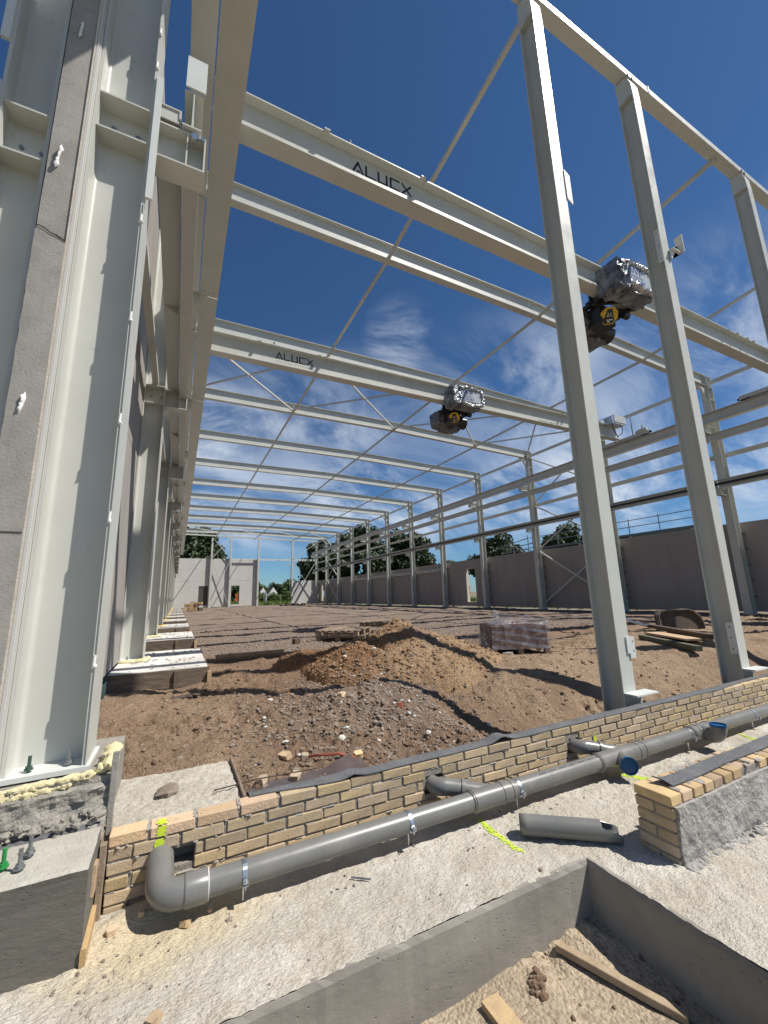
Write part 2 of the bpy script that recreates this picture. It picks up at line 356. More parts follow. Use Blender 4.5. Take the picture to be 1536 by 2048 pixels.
def slab_mat():
    m = bpy.data.materials.new('foundation_concrete'); m.use_nodes = True
    t = m.node_tree; n, l = t.nodes, t.links; b = n['Principled BSDF']
    b.inputs['Roughness'].default_value = 0.93; b.inputs['Specular IOR Level'].default_value = 0.2
    co = n.new('ShaderNodeTexCoord').outputs['Object']
    def noise(sc, de=6, ro=0.65, di=0.0, vec=None):
        x = n.new('ShaderNodeTexNoise'); x.inputs['Scale'].default_value = sc
        x.inputs['Detail'].default_value = de; x.inputs['Roughness'].default_value = ro; x.inputs['Distortion'].default_value = di
        l.new(vec or co, x.inputs[0]); return x.outputs[0]
    def rng(v, a, bb, c=0.0, d=1.0):
        r = n.new('ShaderNodeMapRange'); r.inputs[1].default_value = a; r.inputs[2].default_value = bb
        r.inputs[3].default_value = c; r.inputs[4].default_value = d; l.new(v, r.inputs[0]); return r.outputs[0]
    def mth(op, a, c):
        x = n.new('ShaderNodeMath'); x.operation = op
        for i, v in enumerate((a, c)):
            if isinstance(v, (int, float)): x.inputs[i].default_value = v
            else: l.new(v, x.inputs[i])
        return x.outputs[0]
    def mix(f, a, c):
        x = n.new('ShaderNodeMix'); x.data_type = 'RGBA'; l.new(f, x.inputs[0])
        for s, v in ((6, a), (7, c)):
            if isinstance(v, tuple): x.inputs[s].default_value = (*v, 1)
            else: l.new(v, x.inputs[s])
        return x.outputs[2]
    sp = n.new('ShaderNodeSeparateXYZ'); l.new(co, sp.inputs[0])
    c = mix(rng(noise(1.2, 5), 0.35, 0.65), (0.55, 0.515, 0.45), (0.44, 0.405, 0.34))
    c = mix(rng(noise(5, 6), 0.45, 0.7, 0, 0.6), c, (0.40, 0.345, 0.27))
    c = mix(rng(noise(2.6, 5, 0.6), 0.52, 0.66, 0, 0.75), c, (0.64, 0.605, 0.54))
    # brick dust and spilt sand at the foot of the wall, near the elbow
    dx = mth('SUBTRACT', sp.outputs[0], 0.05); dy = mth('SUBTRACT', sp.outputs[1], 2.46)
    d = mth('SQRT', mth('ADD', mth('MULTIPLY', dx, dx), mth('MULTIPLY', mth('MULTIPLY', dy, dy), 4.0)), 0.0)
    dust = rng(mth('SUBTRACT', d, mth('MULTIPLY', noise(7, 5), 0.6)), -0.05, 0.28, 0.75, 0.0)
    c = mix(dust, c, (0.58, 0.48, 0.31))
    vo = n.new('ShaderNodeTexVoronoi'); vo.inputs['Scale'].default_value = 62; l.new(co, vo.inputs[0])
    pits = mth('MULTIPLY', rng(vo.outputs['Distance'], 0.08, 0.24, 1.0, 0.0), rng(noise(9, 4), 0.50, 0.60))
    c = mix(mth('MULTIPLY', pits, 0.8), c, (0.17, 0.145, 0.11))
    vo2 = n.new('ShaderNodeTexVoronoi'); vo2.inputs['Scale'].default_value = 24; l.new(co, vo2.inputs[0])
    c = mix(mth('MULTIPLY', rng(vo2.outputs['Distance'], 0.05, 0.13, 1.0, 0.0), rng(noise(4, 3), 0.54, 0.60)), c, (0.20, 0.17, 0.135))
    c = mix(rng(noise(0.55, 4, 0.5), 0.45, 0.65, 0, 0.45), c, (0.38, 0.36, 0.325))
    fine = noise(48, 5, 0.6)
    c = mix(rng(fine, 0.34, 0.47, 0.40, 0.0), c, (0.26, 0.225, 0.18))
    l.new(c, b.inputs['Base Color'])
    mpv = n.new('ShaderNodeMapping'); mpv.inputs['Scale'].default_value = (1.0, 1.7, 1.0); mpv.inputs['Rotation'].default_value = (0, 0, 0.5)
    l.new(co, mpv.inputs[0])
    b1 = n.new('ShaderNodeBump'); b1.inputs['Strength'].default_value = 1.0; b1.inputs['Distance'].default_value = 0.017
    l.new(noise(46, 4, 0.6, 0.3, mpv.outputs[0]), b1.inputs['Height'])
    b2 = n.new('ShaderNodeBump'); b2.inputs['Strength'].default_value = 0.35; b2.inputs['Distance'].default_value = 0.008
    l.new(noise(95, 4, 0.6), b2.inputs['Height']); l.new(b1.outputs[0], b2.inputs['Normal'])
    l.new(b2.outputs[0], b.inputs['Normal'])
    return m
M_SLAB = slab_mat()

# ------------------------------------------------------------------ mesh helpers
class MB:
    def __init__(s): s.v = []; s.f = []
    def add(s, vs, fs):
        k = len(s.v); s.v += [tuple(p) for p in vs]; s.f += [tuple(i + k for i in f) for f in fs]; return s
    def box(s, x0, x1, y0, y1, z0, z1):
        return s.add([(x0, y0, z0), (x1, y0, z0), (x1, y1, z0), (x0, y1, z0), (x0, y0, z1), (x1, y0, z1), (x1, y1, z1), (x0, y1, z1)],
                     [(0, 3, 2, 1), (4, 5, 6, 7), (0, 1, 5, 4), (1, 2, 6, 5), (2, 3, 7, 6), (3, 0, 4, 7)])
    def obox(s, c, sx, sy, sz, R=None):
        """box of full sizes about centre c, turned by 3x3 R"""
        vs = []
        for z in (-.5, .5):
            for (x, y) in ((-.5, -.5), (.5, -.5), (.5, .5), (-.5, .5)):
                p = Vector((x * sx, y * sy, z * sz))
                if R is not None: p = R @ p
                vs.append(tuple(p + Vector(c)))
        return s.add(vs, [(0, 3, 2, 1), (4, 5, 6, 7), (0, 1, 5, 4), (1, 2, 6, 5), (2, 3, 7, 6), (3, 0, 4, 7)])
    def sweep(s, prof, p0, p1, up=(0, 0, 1), cap=True):
        """profile of (side, up) points swept from p0 to p1"""
        p0, p1, up = Vector(p0), Vector(p1), Vector(up)
        d = (p1 - p0).normalized(); side = d.cross(up).normalized(); u = side.cross(d).normalized()
        n = len(prof)
        vs = [tuple(p0 + side * a + u * b) for a, b in prof] + [tuple(p1 + side * a + u * b) for a, b in prof]
        fs = [(i, (i + 1) % n, n + (i + 1) % n, n + i) for i in range(n)]
        if cap: fs += [tuple(range(n - 1, -1, -1)), tuple(range(n, 2 * n))]
        return s.add(vs, fs)
    def bar(s, p0, p1, a, b, up=(0, 0, 1)):
        return s.sweep([(-a / 2, -b / 2), (a / 2, -b / 2), (a / 2, b / 2), (-a / 2, b / 2)], p0, p1, up)
    def ibeam(s, p0, p1, h, b, tw, tf, up=(0, 0, 1), r=0.0):
        """I section: web upright between z=0 (underside) and h"""
        B, W, H = b / 2, tw / 2, h
        if r <= 0:
            pr = [(-B, 0), (B, 0), (B, tf), (W, tf), (W, H - tf), (B, H - tf), (B, H), (-B, H), (-B, H - tf), (-W, H - tf), (-W, tf), (-B, tf)]
        else:
            def arc(cx, cy, a0, a1, k=4): return [(cx + r * math.cos(a0 + (a1 - a0) * i / k), cy + r * math.sin(a0 + (a1 - a0) * i / k)) for i in range(k + 1)]
            P = math.pi
            pr = [(-B, 0), (B, 0), (B, tf)] + arc(W + r, tf + r, -P / 2, -P) + arc(W + r, H - tf - r, P, P / 2) + \
                 [(B, H - tf), (B, H), (-B, H), (-B, H - tf)] + arc(-W - r, H - tf - r, P / 2, 0) + arc(-W - r, tf + r, 0, -P / 2) + [(-B, tf)]
        # split caps into convex pieces would matter for odd renders; n-gon caps are fine here
        return s.sweep(pr, p0, p1, up)
    def tube(s, pts, rad, seg=16, caps=True, closed=False):
        pts = [Vector(p) for p in pts]
        rads = rad if isinstance(rad, (list, tuple)) else [rad] * len(pts)
        k = len(s.v); prev = None; rings = []
        for i, p in enumerate(pts):
            if i == 0: d = pts[1] - pts[0]
            elif i == len(pts) - 1: d = pts[-1] - pts[-2]
            else: d = (pts[i + 1] - pts[i]).normalized() + (pts[i] - pts[i - 1]).normalized()
            d.normalize()
            if prev is None:
                a = Vector((0, 0, 1)) if abs(d.z) < 0.9 else Vector((1, 0, 0))
                u = d.cross(a).normalized()
            else:
                u = (prev - d * prev.dot(d)).normalized()
            prev = u; vv = d.cross(u)
            rings.append([tuple(p + (u * math.cos(2 * math.pi * j / seg) + vv * math.sin(2 * math.pi * j / seg)) * rads[i]) for j in range(seg)])
        vs = [q for r_ in rings for q in r_]; fs = []
        for i in range(len(pts) - 1):
            for j in range(seg):
                fs.append((i * seg + j, i * seg + (j + 1) % seg, (i + 1) * seg + (j + 1) % seg, (i + 1) * seg + j))
        if caps:
            fs.append(tuple(range(seg - 1, -1, -1))); fs.append(tuple((len(pts) - 1) * seg + j for j in range(seg)))
        return s.add(vs, fs)
    def prism(s, poly, axis, a, b):
        """polygon of 2-D points extruded along axis ('x','y','z') from a to b"""
        def P(u, v, t): return {'x': (t, u, v), 'y': (u, t, v), 'z': (u, v, t)}[axis]
        n = len(poly)
        vs = [P(u, v, a) for u, v in poly] + [P(u, v, b) for u, v in poly]
        return s.add(vs, [(i, (i + 1) % n, n + (i + 1) % n, n + i) for i in range(n)] + [tuple(range(n - 1, -1, -1)), tuple(range(n, 2 * n))])
    def rock(s, c, r, flat=0.7, rng=random):
        """small lumpy stone of 20 faces"""
        t = (1 + 5 ** .5) / 2
        V = [(-1, t, 0), (1, t, 0), (-1, -t, 0), (1, -t, 0), (0, -1, t), (0, 1, t), (0, -1, -t), (0, 1, -t), (t, 0, -1), (t, 0, 1), (-t, 0, -1), (-t, 0, 1)]
        F = [(0, 11, 5), (0, 5, 1), (0, 1, 7), (0, 7, 10), (0, 10, 11), (1, 5, 9), (5, 11, 4), (11, 10, 2), (10, 7, 6), (7, 1, 8), (3, 9, 4), (3, 4, 2), (3, 2, 6), (3, 6, 8), (3, 8, 9), (4, 9, 5), (2, 4, 11), (6, 2, 10), (8, 6, 7), (9, 8, 1)]
        a = rng.uniform(0, 6.28); ca, sa = math.cos(a), math.sin(a)
        ex, ey = rng.uniform(.7, 1.3), rng.uniform(.7, 1.3)
        vs = []
        for x, y, z in V:
            k = r / 1.9 * rng.uniform(.75, 1.2)
            x, y, z = x * k * ex, y * k * ey, z * k * flat
            vs.append((c[0] + x * ca - y * sa, c[1] + x * sa + y * ca, c[2] + z))
        return s.add(vs, F)
    def mesh(s, name, off=(0, 0, 0), smooth=None, fixn=True):
        me = bpy.data.meshes.new(name)
        ox, oy, oz = off
        me.from_pydata([(x - ox, y - oy, z - oz) for x, y, z in s.v], [], s.f)
        if fixn:
            bm = bmesh.new(); bm.from_mesh(me); bmesh.ops.recalc_face_normals(bm, faces=bm.faces); bm.to_mesh(me); bm.free()
        if smooth:
            for p in me.polygons: p.use_smooth = True
            try: me.set_sharp_from_angle(angle=math.radians(smooth))
            except Exception: pass
        return me
    def build(s, name, m, parent=None, smooth=None, local=False, fixn=True):
        off = (0, 0, 0)
        if parent is not None and not local: off = WLOC[parent.name]
        me = s.mesh(name, off, smooth, fixn)
        me.materials.append(m)
        return link(name, me, parent, off)

WLOC = {}
def link(name, me, parent=None, off=(0, 0, 0)):
    o = bpy.data.objects.new(name, me); COL.objects.link(o)
    if parent is not None: o.parent = parent
    WLOC[o.name] = tuple(off) if parent is not None else (0, 0, 0)
    return o
def tag(o, label=None, cat=None, group=None, kind=None):
    if label: o['label'] = label
    if cat:
        o['category'] = cat
        if 'kind' not in o: o['kind'] = 'thing'
    if group: o['group'] = group
    if kind: o['kind'] = kind
    return o
def empty(name, loc, label, cat, group=None, rotz=0.0):
    o = bpy.data.objects.new(name, None); COL.objects.link(o)
    o.empty_display_size = 0.1
    o.location = loc; o.rotation_euler = (0, 0, rotz)
    WLOC[o.name] = tuple(loc)
    return tag(o, label, cat, group)
def kids(o): return list(o.children)
def tree_of(o):
    return (o, [tree_of(c) for c in kids(o)])
def copy_tree(t, parent=None, loc=None, label=None):
    o, ch = t
    c = o.copy(); COL.objects.link(c)
    if parent is not None: c.parent = parent
    if loc is not None: c.location = loc
    if label: c['label'] = label
    for k in ch: copy_tree(k, c)
    WLOC[c.name] = tuple(c.location)
    return c
ORD = ['first', 'second', 'third', 'fourth', 'fifth', 'sixth', 'seventh', 'eighth', 'ninth', 'tenth', 'eleventh', 'twelfth', 'thirteenth']

# value noise in numpy
def _hash(ix, iy, seed):
    h = (ix.astype(np.int64) * 374761393 + iy.astype(np.int64) * 668265263 + seed * 1442695041) & 0x7fffffff
    h = ((h ^ (h >> 13)) * 1274126177) & 0x7fffffff
    return ((h ^ (h >> 16)) & 0xffff) / 65535.0
def vnoise(x, y, seed=0):
    ix, iy = np.floor(x), np.floor(y); fx, fy = x - ix, y - iy
    fx = fx * fx * (3 - 2 * fx); fy = fy * fy * (3 - 2 * fy)
    ix = ix.astype(np.int64); iy = iy.astype(np.int64)
    a = _hash(ix, iy, seed); b = _hash(ix + 1, iy, seed); c = _hash(ix, iy + 1, seed); d = _hash(ix + 1, iy + 1, seed)
    return (a * (1 - fx) + b * fx) * (1 - fy) + (c * (1 - fx) + d * fx) * fy - 0.5
def fbm(x, y, f, octv=4, seed=0, gain=0.5):
    s = 0; a = 1
    for i in range(octv):
        s = s + a * vnoise(x * f + 13.7 * i, y * f - 7.1 * i, seed + i); f *= 2.03; a *= gain
    return s
def sst(a, b, x):
    t = np.clip((x - a) / (b - a), 0, 1); return t * t * (3 - 2 * t)
def grid_obj(name, xs, ys, zf, m, attrs=None, smooth=True, keep=None):
    X, Y = np.meshgrid(xs, ys); Z = zf(X, Y)
    nx, ny = len(xs), len(ys)
    me = bpy.data.meshes.new(name)
    co = np.stack([X.ravel(), Y.ravel(), Z.ravel()], 1)
    i = np.arange(nx * ny).reshape(ny, nx)
    q = np.stack([i[:-1, :-1], i[:-1, 1:], i[1:, 1:], i[1:, :-1]], -1).reshape(-1, 4)
    if keep is not None:
        cx = (X[:-1, :-1] + X[1:, 1:]) / 2; cy = (Y[:-1, :-1] + Y[1:, 1:]) / 2
        q = q[keep(cx, cy).ravel()]
    me.vertices.add(len(co)); me.vertices.foreach_set('co', co.ravel())
    me.loops.add(q.size); me.polygons.add(len(q))
    me.loops.foreach_set('vertex_index', q.ravel())
    me.polygons.foreach_set('loop_start', np.arange(0, q.size, 4))
    me.polygons.foreach_set('use_smooth', np.full(len(q), smooth))
    me.update(calc_edges=True); me.validate()
    if attrs:
        for k, fn in attrs.items():
            a = me.attributes.new(k, 'FLOAT', 'POINT'); a.data.foreach_set('value', fn(X, Y).ravel().astype(np.float32))
    me.materials.append(m)
    return link(name, me)
def spaced(a, b, d0, d1=None, p=1.0):
    """coordinates from a to b whose step grows from d0 to d1"""
    d1 = d1 or d0; out = [a]; x = a
    while x < b:
        t = (x - a) / (b - a); x += d0 + (d1 - d0) * t ** p; out.append(min(x, b))
    return np.array(out)

def foam_rope(mb, pts, rad, seed, seg=22, step=.006, amp=.55):
    """continuous swollen bead following pts"""
    P = [Vector(p) for p in pts]; Q = []; 
    for a, b in zip(P[:-1], P[1:]):
        n = max(2, int((b - a).length / step)); Q += [a.lerp(b, i / n) for i in range(n)]
    Q.append(P[-1]); n = len(Q); k = len(mb.v)
    s = np.arange(n)[:, None] * step; th = np.linspace(0, 2 * math.pi, seg, endpoint=False)[None, :]
    u = s / .03 + np.cos(th) * 1.1; v = np.sin(th) * 1.1 + seed * 3.1
    d = 1 + amp * (np.abs(fbm(u, v, 1.0, 2, seed)) * 2.2 - .35) + .25 * fbm(u, v, 3.1, 3, seed + 9) + .35 * fbm(s / .09 + 0 * th, 0 * th + seed, 1.0, 2, seed + 4)
    vs = []
    for i, q in enumerate(Q):
        t = (Q[min(i + 1, n - 1)] - Q[max(i - 1, 0)]).normalized(); e = Vector((0, 0, 1)); a = t.cross(e).normalized(); b = a.cross(t)
        fade = min(1, i / 4, (n - 1 - i) / 4)
        for j in range(seg):
            w_ = q + (a * math.cos(th[0, j]) + b * math.sin(th[0, j]) * .8) * rad * float(d[i, j]) * fade
            vs.append(tuple(w_))
    mb.add(vs, [(i * seg + j, i * seg + (j + 1) % seg, (i + 1) * seg + (j + 1) % seg, (i + 1) * seg + j) for i in range(n - 1) for j in range(seg)])
    return mb
# ================================================================== GROUND
def ground_h(x, y):
    z = -1.16 - 0.05 * sst(8, 16, y) + 0 * x
    z = z - 0.10 * sst(5.2, 3.2, y) * sst(2.9, 1.8, x)             # soil falls a little towards the wall
    tr = sst(2.3, 3.3, x)                                           # trench along the inside of the brick wall
    z = z - tr * 0.64 * sst(0.0, 1.0, (4.9 - 0.5 * sst(6.5, 8.5, x) - y) / (1.65 - 0.5 * sst(6.5, 8.5, x)))
    z = z + 0.16 * np.exp(-((x - 1.9) / 0.8) ** 2 - ((y - 4.3) / 0.6) ** 2)      # rubble mound
    z = z + 0.10 * np.exp(-((x - 5.6) / 1.4) ** 2 - ((y - 5.3) / 0.5) ** 2)      # shoulder of the bank
    near = sst(14, 6, y)
    z = z + near * (0.09 * fbm(x, y, 0.9, 3, 3) + 0.055 * fbm(x, y, 3.3, 4, 5) + 0.048 * fbm(x, y, 11, 3, 9, 0.65) * (0.35 + 1.3 * sst(-.15, .35, fbm(x, y, 1.3, 2, 15))) + 0.016 * np.abs(fbm(x, y, 20, 2, 19)))
    z = z + (1 - near) * (0.05 * fbm(x, y, 0.5, 3, 3) + 0.035 * fbm(x, y, 2.4, 3, 5))
    z = z + 0.05 * sst(18.2, 19.2, x) * (1 - near)
    for (fx, fy, fr, fz) in ((6.17, 6.6, 1.1, -1.21), (9.2, 5.2, 1.3, -1.12), (4.1, 10.8, .9, -1.19)):
        k = sst(fr, fr * .6, np.hypot(x - fx, y - fy)); z = z * (1 - k) + (fz + 0.25 * (z + 1.16)) * k
    return z
def pile_h(x, y):
    h = 0.66 * np.exp(-(np.abs((x - 3.40) / 0.85) ** 1.6) - (np.abs((y - 6.35) / 1.05) ** 1.8))
    h = h + 0.34 * np.exp(-((x - 2.35) / 0.75) ** 2 - ((y - 6.0) / 0.75) ** 2)
    h = h + 0.30 * np.exp(-((x - 1.75) / 0.50) ** 2 - ((y - 7.1) / 0.42) ** 2)
    h = h + 0.11 * np.exp(-((x - 2.4) / 0.5) ** 2 - ((y - 6.8) / 0.4) ** 2)
    h = h + 0.12 * np.exp(-np.hypot((x - 3.35) / 0.30, (y - 6.35) / 0.38))
    h = h + 0.30 * np.exp(-((x - 4.5) / 0.85) ** 2 - ((y - 6.0) / 0.75) ** 2)
    h = h + 0.30 * np.exp(-((x - 3.0) / 1.2) ** 2 - ((y - 5.1) / 0.6) ** 2)
    m = sst(0.03, 0.3, h)
    h = h + m * (0.09 * fbm(x, y, 2.1, 3, 21) + 0.055 * fbm(x, y, 7.5, 3, 23) + 0.026 * fbm(x, y, 22, 3, 25, 0.6))
    h = h - 0.13 * np.exp(-((x - 2.72) / 0.13) ** 2 - ((y - 5.75) / 0.22) ** 2)
    return -1.27 + h - 0.9 * (1 - m) ** 2
_HX, _HY = np.arange(-1, 20, .04), np.arange(2.8, 20, .04)
_HG = None
def top_h(x, y):
    global _HG
    if _HG is None:
        X, Y = np.meshgrid(_HX, _HY); _HG = np.maximum(ground_h(X, Y), np.where((X > .5) & (X < 6.5) & (Y > 4.1) & (Y < 8.4), pile_h(X, Y), -9))
    i, j = min(max((x + 1) / .04, 0), len(_HX) - 2), min(max((y - 2.8) / .04, 0), len(_HY) - 2)
    a, b = int(i), int(j); i -= a; j -= b
    return float((_HG[b, a] * (1 - i) + _HG[b, a + 1] * i) * (1 - j) + (_HG[b + 1, a] * (1 - i) + _HG[b + 1, a + 1] * i) * j)
def g_sand(x, y):
    s = 0.12 + 0.42 * sst(2.6, 4.5, x) * sst(9, 6.5, y) + 0.25 * sst(1.2, 0.3, x) * sst(9, 6, y)
    s = s + 0.25 * np.exp(-((x - 6.2) / 2.0) ** 2 - ((y - 5.7) / 0.7) ** 2)
    return s * sst(13, 9, y) + 0.22 * (1 - sst(13, 9, y))
def g_grav(x, y):
    g = 0.75 * sst(8.0, 10.5, y) + 0.45 * np.exp(-((x - 1.9) / 0.85) ** 2 - ((y - 4.4) / 1.1) ** 2)
    return g
xs = np.concatenate([spaced(-0.75, 6.0, 0.024)[:-1], spaced(6.0, 19.85, 0.04, 0.16)])
ys = np.concatenate([spaced(2.84, 7.2, 0.024)[:-1], spaced(7.2, 16, 0.03, 0.10)[:-1], spaced(16, 63.4, 0.12, 0.5)])
hall = grid_obj('hall_ground', xs, ys, ground_h, M_SOIL, {'sand': g_sand, 'grav': g_grav})
tag(hall, kind='structure')
def p_sand(x, y): return 0.72 - 0.85 * np.exp(-((x - 2.1) / 0.85) ** 2 - ((y - 6.3) / 1.6) ** 2)
def p_grav(x, y): return 0.50 * np.exp(-((x - 3.45) / 0.3) ** 2 - ((y - 5.6) / 0.55) ** 2)
pile = grid_obj('sand_pile', spaced(0.5, 6.5, 0.022), spaced(4.1, 8.4, 0.026), pile_h, M_SAND, {'sand': p_sand, 'grav': p_grav})
tag(pile, 'heap of orange brown sand in front of the pallets, crossed by shadows', 'sand pile')

# outside ground, one sheet with the hall, the foundations and the pit left out
def outer():
    X = [-700, -60, -16, 20.0, 60, 700]; Y = [-300, -12, 2.9, 63.3, 120, 900]
    mb = MB()
    for i in range(5):
        for j in range(5):
            if i == 2 and j in (1, 2): continue
            z = -1.27
            mb.add([(X[i], Y[j], z), (X[i + 1], Y[j], z), (X[i + 1], Y[j + 1], z), (X[i], Y[j + 1], z)], [(0, 1, 2, 3)])
    mb.add([(-16, 2.9, -1.27), (-0.95, 2.9, -1.27), (-0.95, 63.3, -1.27), (-16, 63.3, -1.27)], [(0, 1, 2, 3)])
    for (a, b, c, d) in ((-16, -3.2, -12, 2.9), (2.4, 20, -12, 2.9), (-3.2, 2.4, -12, -3.2)):
        mb.add([(a, c, -1.56), (b, c, -1.56), (b, d, -1.56), (a, d, -1.56)], [(0, 1, 2, 3)])
    o = mb.build('site_ground', M_SITE, fixn=False); tag(o, kind='structure')
M_SITE = mat('site_soil', (0.19, 0.15, 0.105), (0.14, 0.11, 0.08), 0.8, 0.97, 0.8, 12, c3=(0.16, 0.19, 0.07), scale3=0.06, w3=0.7, bdist=0.05)
outer()

# foundation slab (with the pit left open) and the pit
PX0, PX1, PY0, PY1 = -3.0, 2.18, -3.0, 1.90
def slab_h(x, y):
    z = -1.503 + 0.012 * fbm(x, y, 2.5, 3, 41) + 0.010 * fbm(x, y, 16, 2, 43) + 0.0045 * fbm(x, y, 48, 2, 47, 0.7) * (1 + 0.9 * sst(1.9, 3.2, x))
    z = z + 0.045 * np.exp(-((x - 0.02) / 0.16) ** 2 - ((y - 2.66) / 0.08) ** 2)
    z = z + 0.02 * np.exp(-((x + 0.2) / 0.10) ** 2 - ((y - 2.58) / 0.12) ** 2)
    return z
sx = np.concatenate([spaced(-3.4, -0.9, 0.2, 0.06)[:-1], spaced(-0.9, 2.18, 0.0105)[:-1], spaced(2.18, 4.6, 0.012)[:-1], spaced(4.6, 9.6, 0.02, 0.2)])
sy = np.concatenate([spaced(-3.4, 0.4, 0.3, 0.05)[:-1], spaced(0.4, 1.90, 0.016, 0.0105)[:-1], spaced(1.90, 2.90, 0.0105)])
slab = grid_obj('foundation_slab', sx, sy, slab_h, M_SLAB, keep=lambda cx, cy: ~((cx > PX0) & (cx < PX1) & (cy > PY0) & (cy < PY1)))
tag(slab, kind='structure')
def jit_edge(n, amp, seed):
    r = random.Random(seed); return [r.uniform(-amp, amp) for _ in range(n)]
def pit_wall():
    # the formed faces of the pit, each a thick block under the slab's edge, top edge crumbly
    mb = MB()
    n = 130; j1 = jit_edge(n + 1, 0.004, 1); rows = [-1.497, -1.512, -1.54, -2.1]
    vs = []; fs = []
    for k in range(n + 1):
        x = PX0 + (PX1 - PX0) * k / n
        vs += [(x, PY1 + 0.02, -1.506 + j1[k] * 0.5), (x, PY1 - 0.003 + abs(j1[k]) * 0.8, -1.506 + j1[k]), (x, PY1 - 0.010 + j1[k] * 0.4, -1.53), (x, PY1 - 0.012, -2.15), (x, PY1 + 0.3, -2.15)]
    for k in range(n):
        for i in range(4): fs.append((k * 5 + i, (k + 1) * 5 + i, (k + 1) * 5 + i + 1, k * 5 + i + 1))
    mb.add(vs, fs); o = mb.build('pit_back_wall', M_FORMED); tag(o, kind='structure')
    mb = MB(); vs = []; fs = []; j2 = jit_edge(n + 1, 0.004, 2)
    for k in range(n + 1):
        y = PY0 + (PY1 - PY0) * (k / n) ** 0.7
        vs += [(PX1 + 0.02, y, -1.506 + j2[k] * 0.5), (PX1 - 0.003 + abs(j2[k]), y, -1.506 + j2[k]), (PX1 - 0.010, y, -1.53), (PX1 - 0.012, y, -2.15), (PX1 + 0.3, y, -2.15)]
    for k in range(n):
        for i in range(4): fs.append((k * 5 + i, (k + 1) * 5 + i, (k + 1) * 5 + i + 1, k * 5 + i + 1))
    mb.add(vs, fs); o = mb.build('pit_side_wall', M_FORMED); tag(o, kind='structure')
    mb = MB(); mb.box(PX0 - 0.3, PX0, PY0, PY1, -2.15, -1.506); mb.box(PX0, PX1, PY0 - 0.3, PY0, -2.15, -1.506)
    o = mb.build('pit_far_walls', M_FORMED); tag(o, kind='structure')
pit_wall()
def pit_h(x, y):
    z = -1.83 + 0.05 * sst(1.0, 1.9, x) * sst(1.2, 1.9, y) + 0.05 * fbm(x, y, 1.7, 3, 61) + 0.012 * fbm(x, y, 8, 3, 63)
    z = z + 0.010 * np.sin(x * 60 + 14 * fbm(x, y, 2, 2, 66)) * sst(1.6, 1.9, y) * sst(1.3, 1.9, x)
    z = z + 0.003 * fbm(x, y, 40, 3, 65, 0.7)
    z = z + 0.035 * np.exp(-((x - 1.62) / 0.05) ** 2 - ((y - 1.77) / 0.04) ** 2)
    return z
pit = grid_obj('pit_floor', np.concatenate([spaced(-3.0, 0.3, 0.15, 0.02)[:-1], spaced(0.3, 2.18, 0.010)]), np.concatenate([spaced(-3.0, 0.8, 0.15, 0.02)[:-1], spaced(0.8, 1.90, 0.010)]),
               pit_h, M_PIT, {'sand': lambda x, y: 0.45 + 0.0 * x, 'grav': lambda x, y: 0.05 + 0.0 * x})
tag(pit, kind='structure')

# ------------------------------------------------------------------ gravel, stones, clods (uncountable)
def scatter(name, mt, n, xf, rr, seed, zf=top_h, flat=0.7, sink=0.25):
    r = random.Random(seed); mb = MB()
    for _ in range(n):
        x, y = xf(r)
        s = rr[0] + (rr[1] - rr[0]) * r.random() ** 3
        mb.rock((x, y, zf(x, y) + s * (0.5 - sink) * flat), s, flat, r)
    o = mb.build(name, mt, fixn=False); tag(o, kind='stuff'); return o
def near_mound(r):
    while True:
        x, y = r.gauss(1.9, 0.85), r.gauss(4.2, 0.75)
        if 2.95 < y < 7 and -0.2 < x < 5: 
            if x < 0.46 and y < 3.8: continue
            return x, y
def near_any(r):
    while True:
        x, y = r.uniform(-0.4, 7.5), 2.95 + 5.5 * r.random() ** 1.4
        if x < 0.46 and y < 3.8: continue
        return x, y
def mid_floor(r): return r.uniform(0.6, 14), 8.5 + 9 * r.random()
o = scatter('gravel', M_STONE, 7000, near_mound, (0.004, 0.024), 3)
tag(o, 'loose grey gravel and rubble spread on the mound behind the brick wall', 'gravel')
o = scatter('pale_rubble', M_STONE_W, 130, near_mound, (0.008, 0.034), 4)
tag(o, 'scattered white stones lying in the rubble behind the brick wall', 'stones')
o = scatter('soil_clods', M_CLOD, 3000, near_any, (0.005, 0.034), 5)
tag(o, 'brown clods of soil lying on the bank and around the heap', 'soil clods')
o = scatter('floor_gravel', M_STONE, 5000, mid_floor, (0.012, 0.045), 6)
tag(o, 'gravel spread over the unfinished hall floor beyond the pallets', 'gravel')
def pile_pt(r):
    while True:
        x, y = r.uniform(0.9, 5.2), r.uniform(4.6, 7.6)
        if top_h(x, y) > -1.08: return x, y
o = scatter('sand_clods', mat('sand_clod', (0.29, 0.185, 0.105), (0.21, 0.125, 0.07), 15, 1.0, 0.6, 60), 2200, pile_pt, (0.008, 0.036), 8)
tag(o, 'small crumbling lumps of sand on the heap', 'sand lumps')
def wallfoot(r): return r.uniform(-0.16, 0.26), 2.60 + 0.09 * r.random()
def slabz(x, y): return float(slab_h(np.array([[x]]), np.array([[y]]))[0, 0])
o = scatter('wall_foot_rubble', M_STONE, 60, lambda r: (r.gauss(0.07, 0.06), 2.60 + 0.08 * r.random()), (0.015, 0.04), 12, slabz)
tag(o, 'small heap of grey stones under the pipe elbow at the wall', 'rubble')
o = scatter('slab_grit', M_STONE, 190, lambda r: (r.gauss(-0.15, 0.16) if r.random() < .3 else r.uniform(-0.5, 3.4), r.gauss(2.36, 0.08) if r.random() < .5 else r.uniform(1.93, 2.7)), (0.003, 0.013), 13, slabz)
tag(o, 'grit and crumbs of mortar strewn on the foundation slab', 'grit')
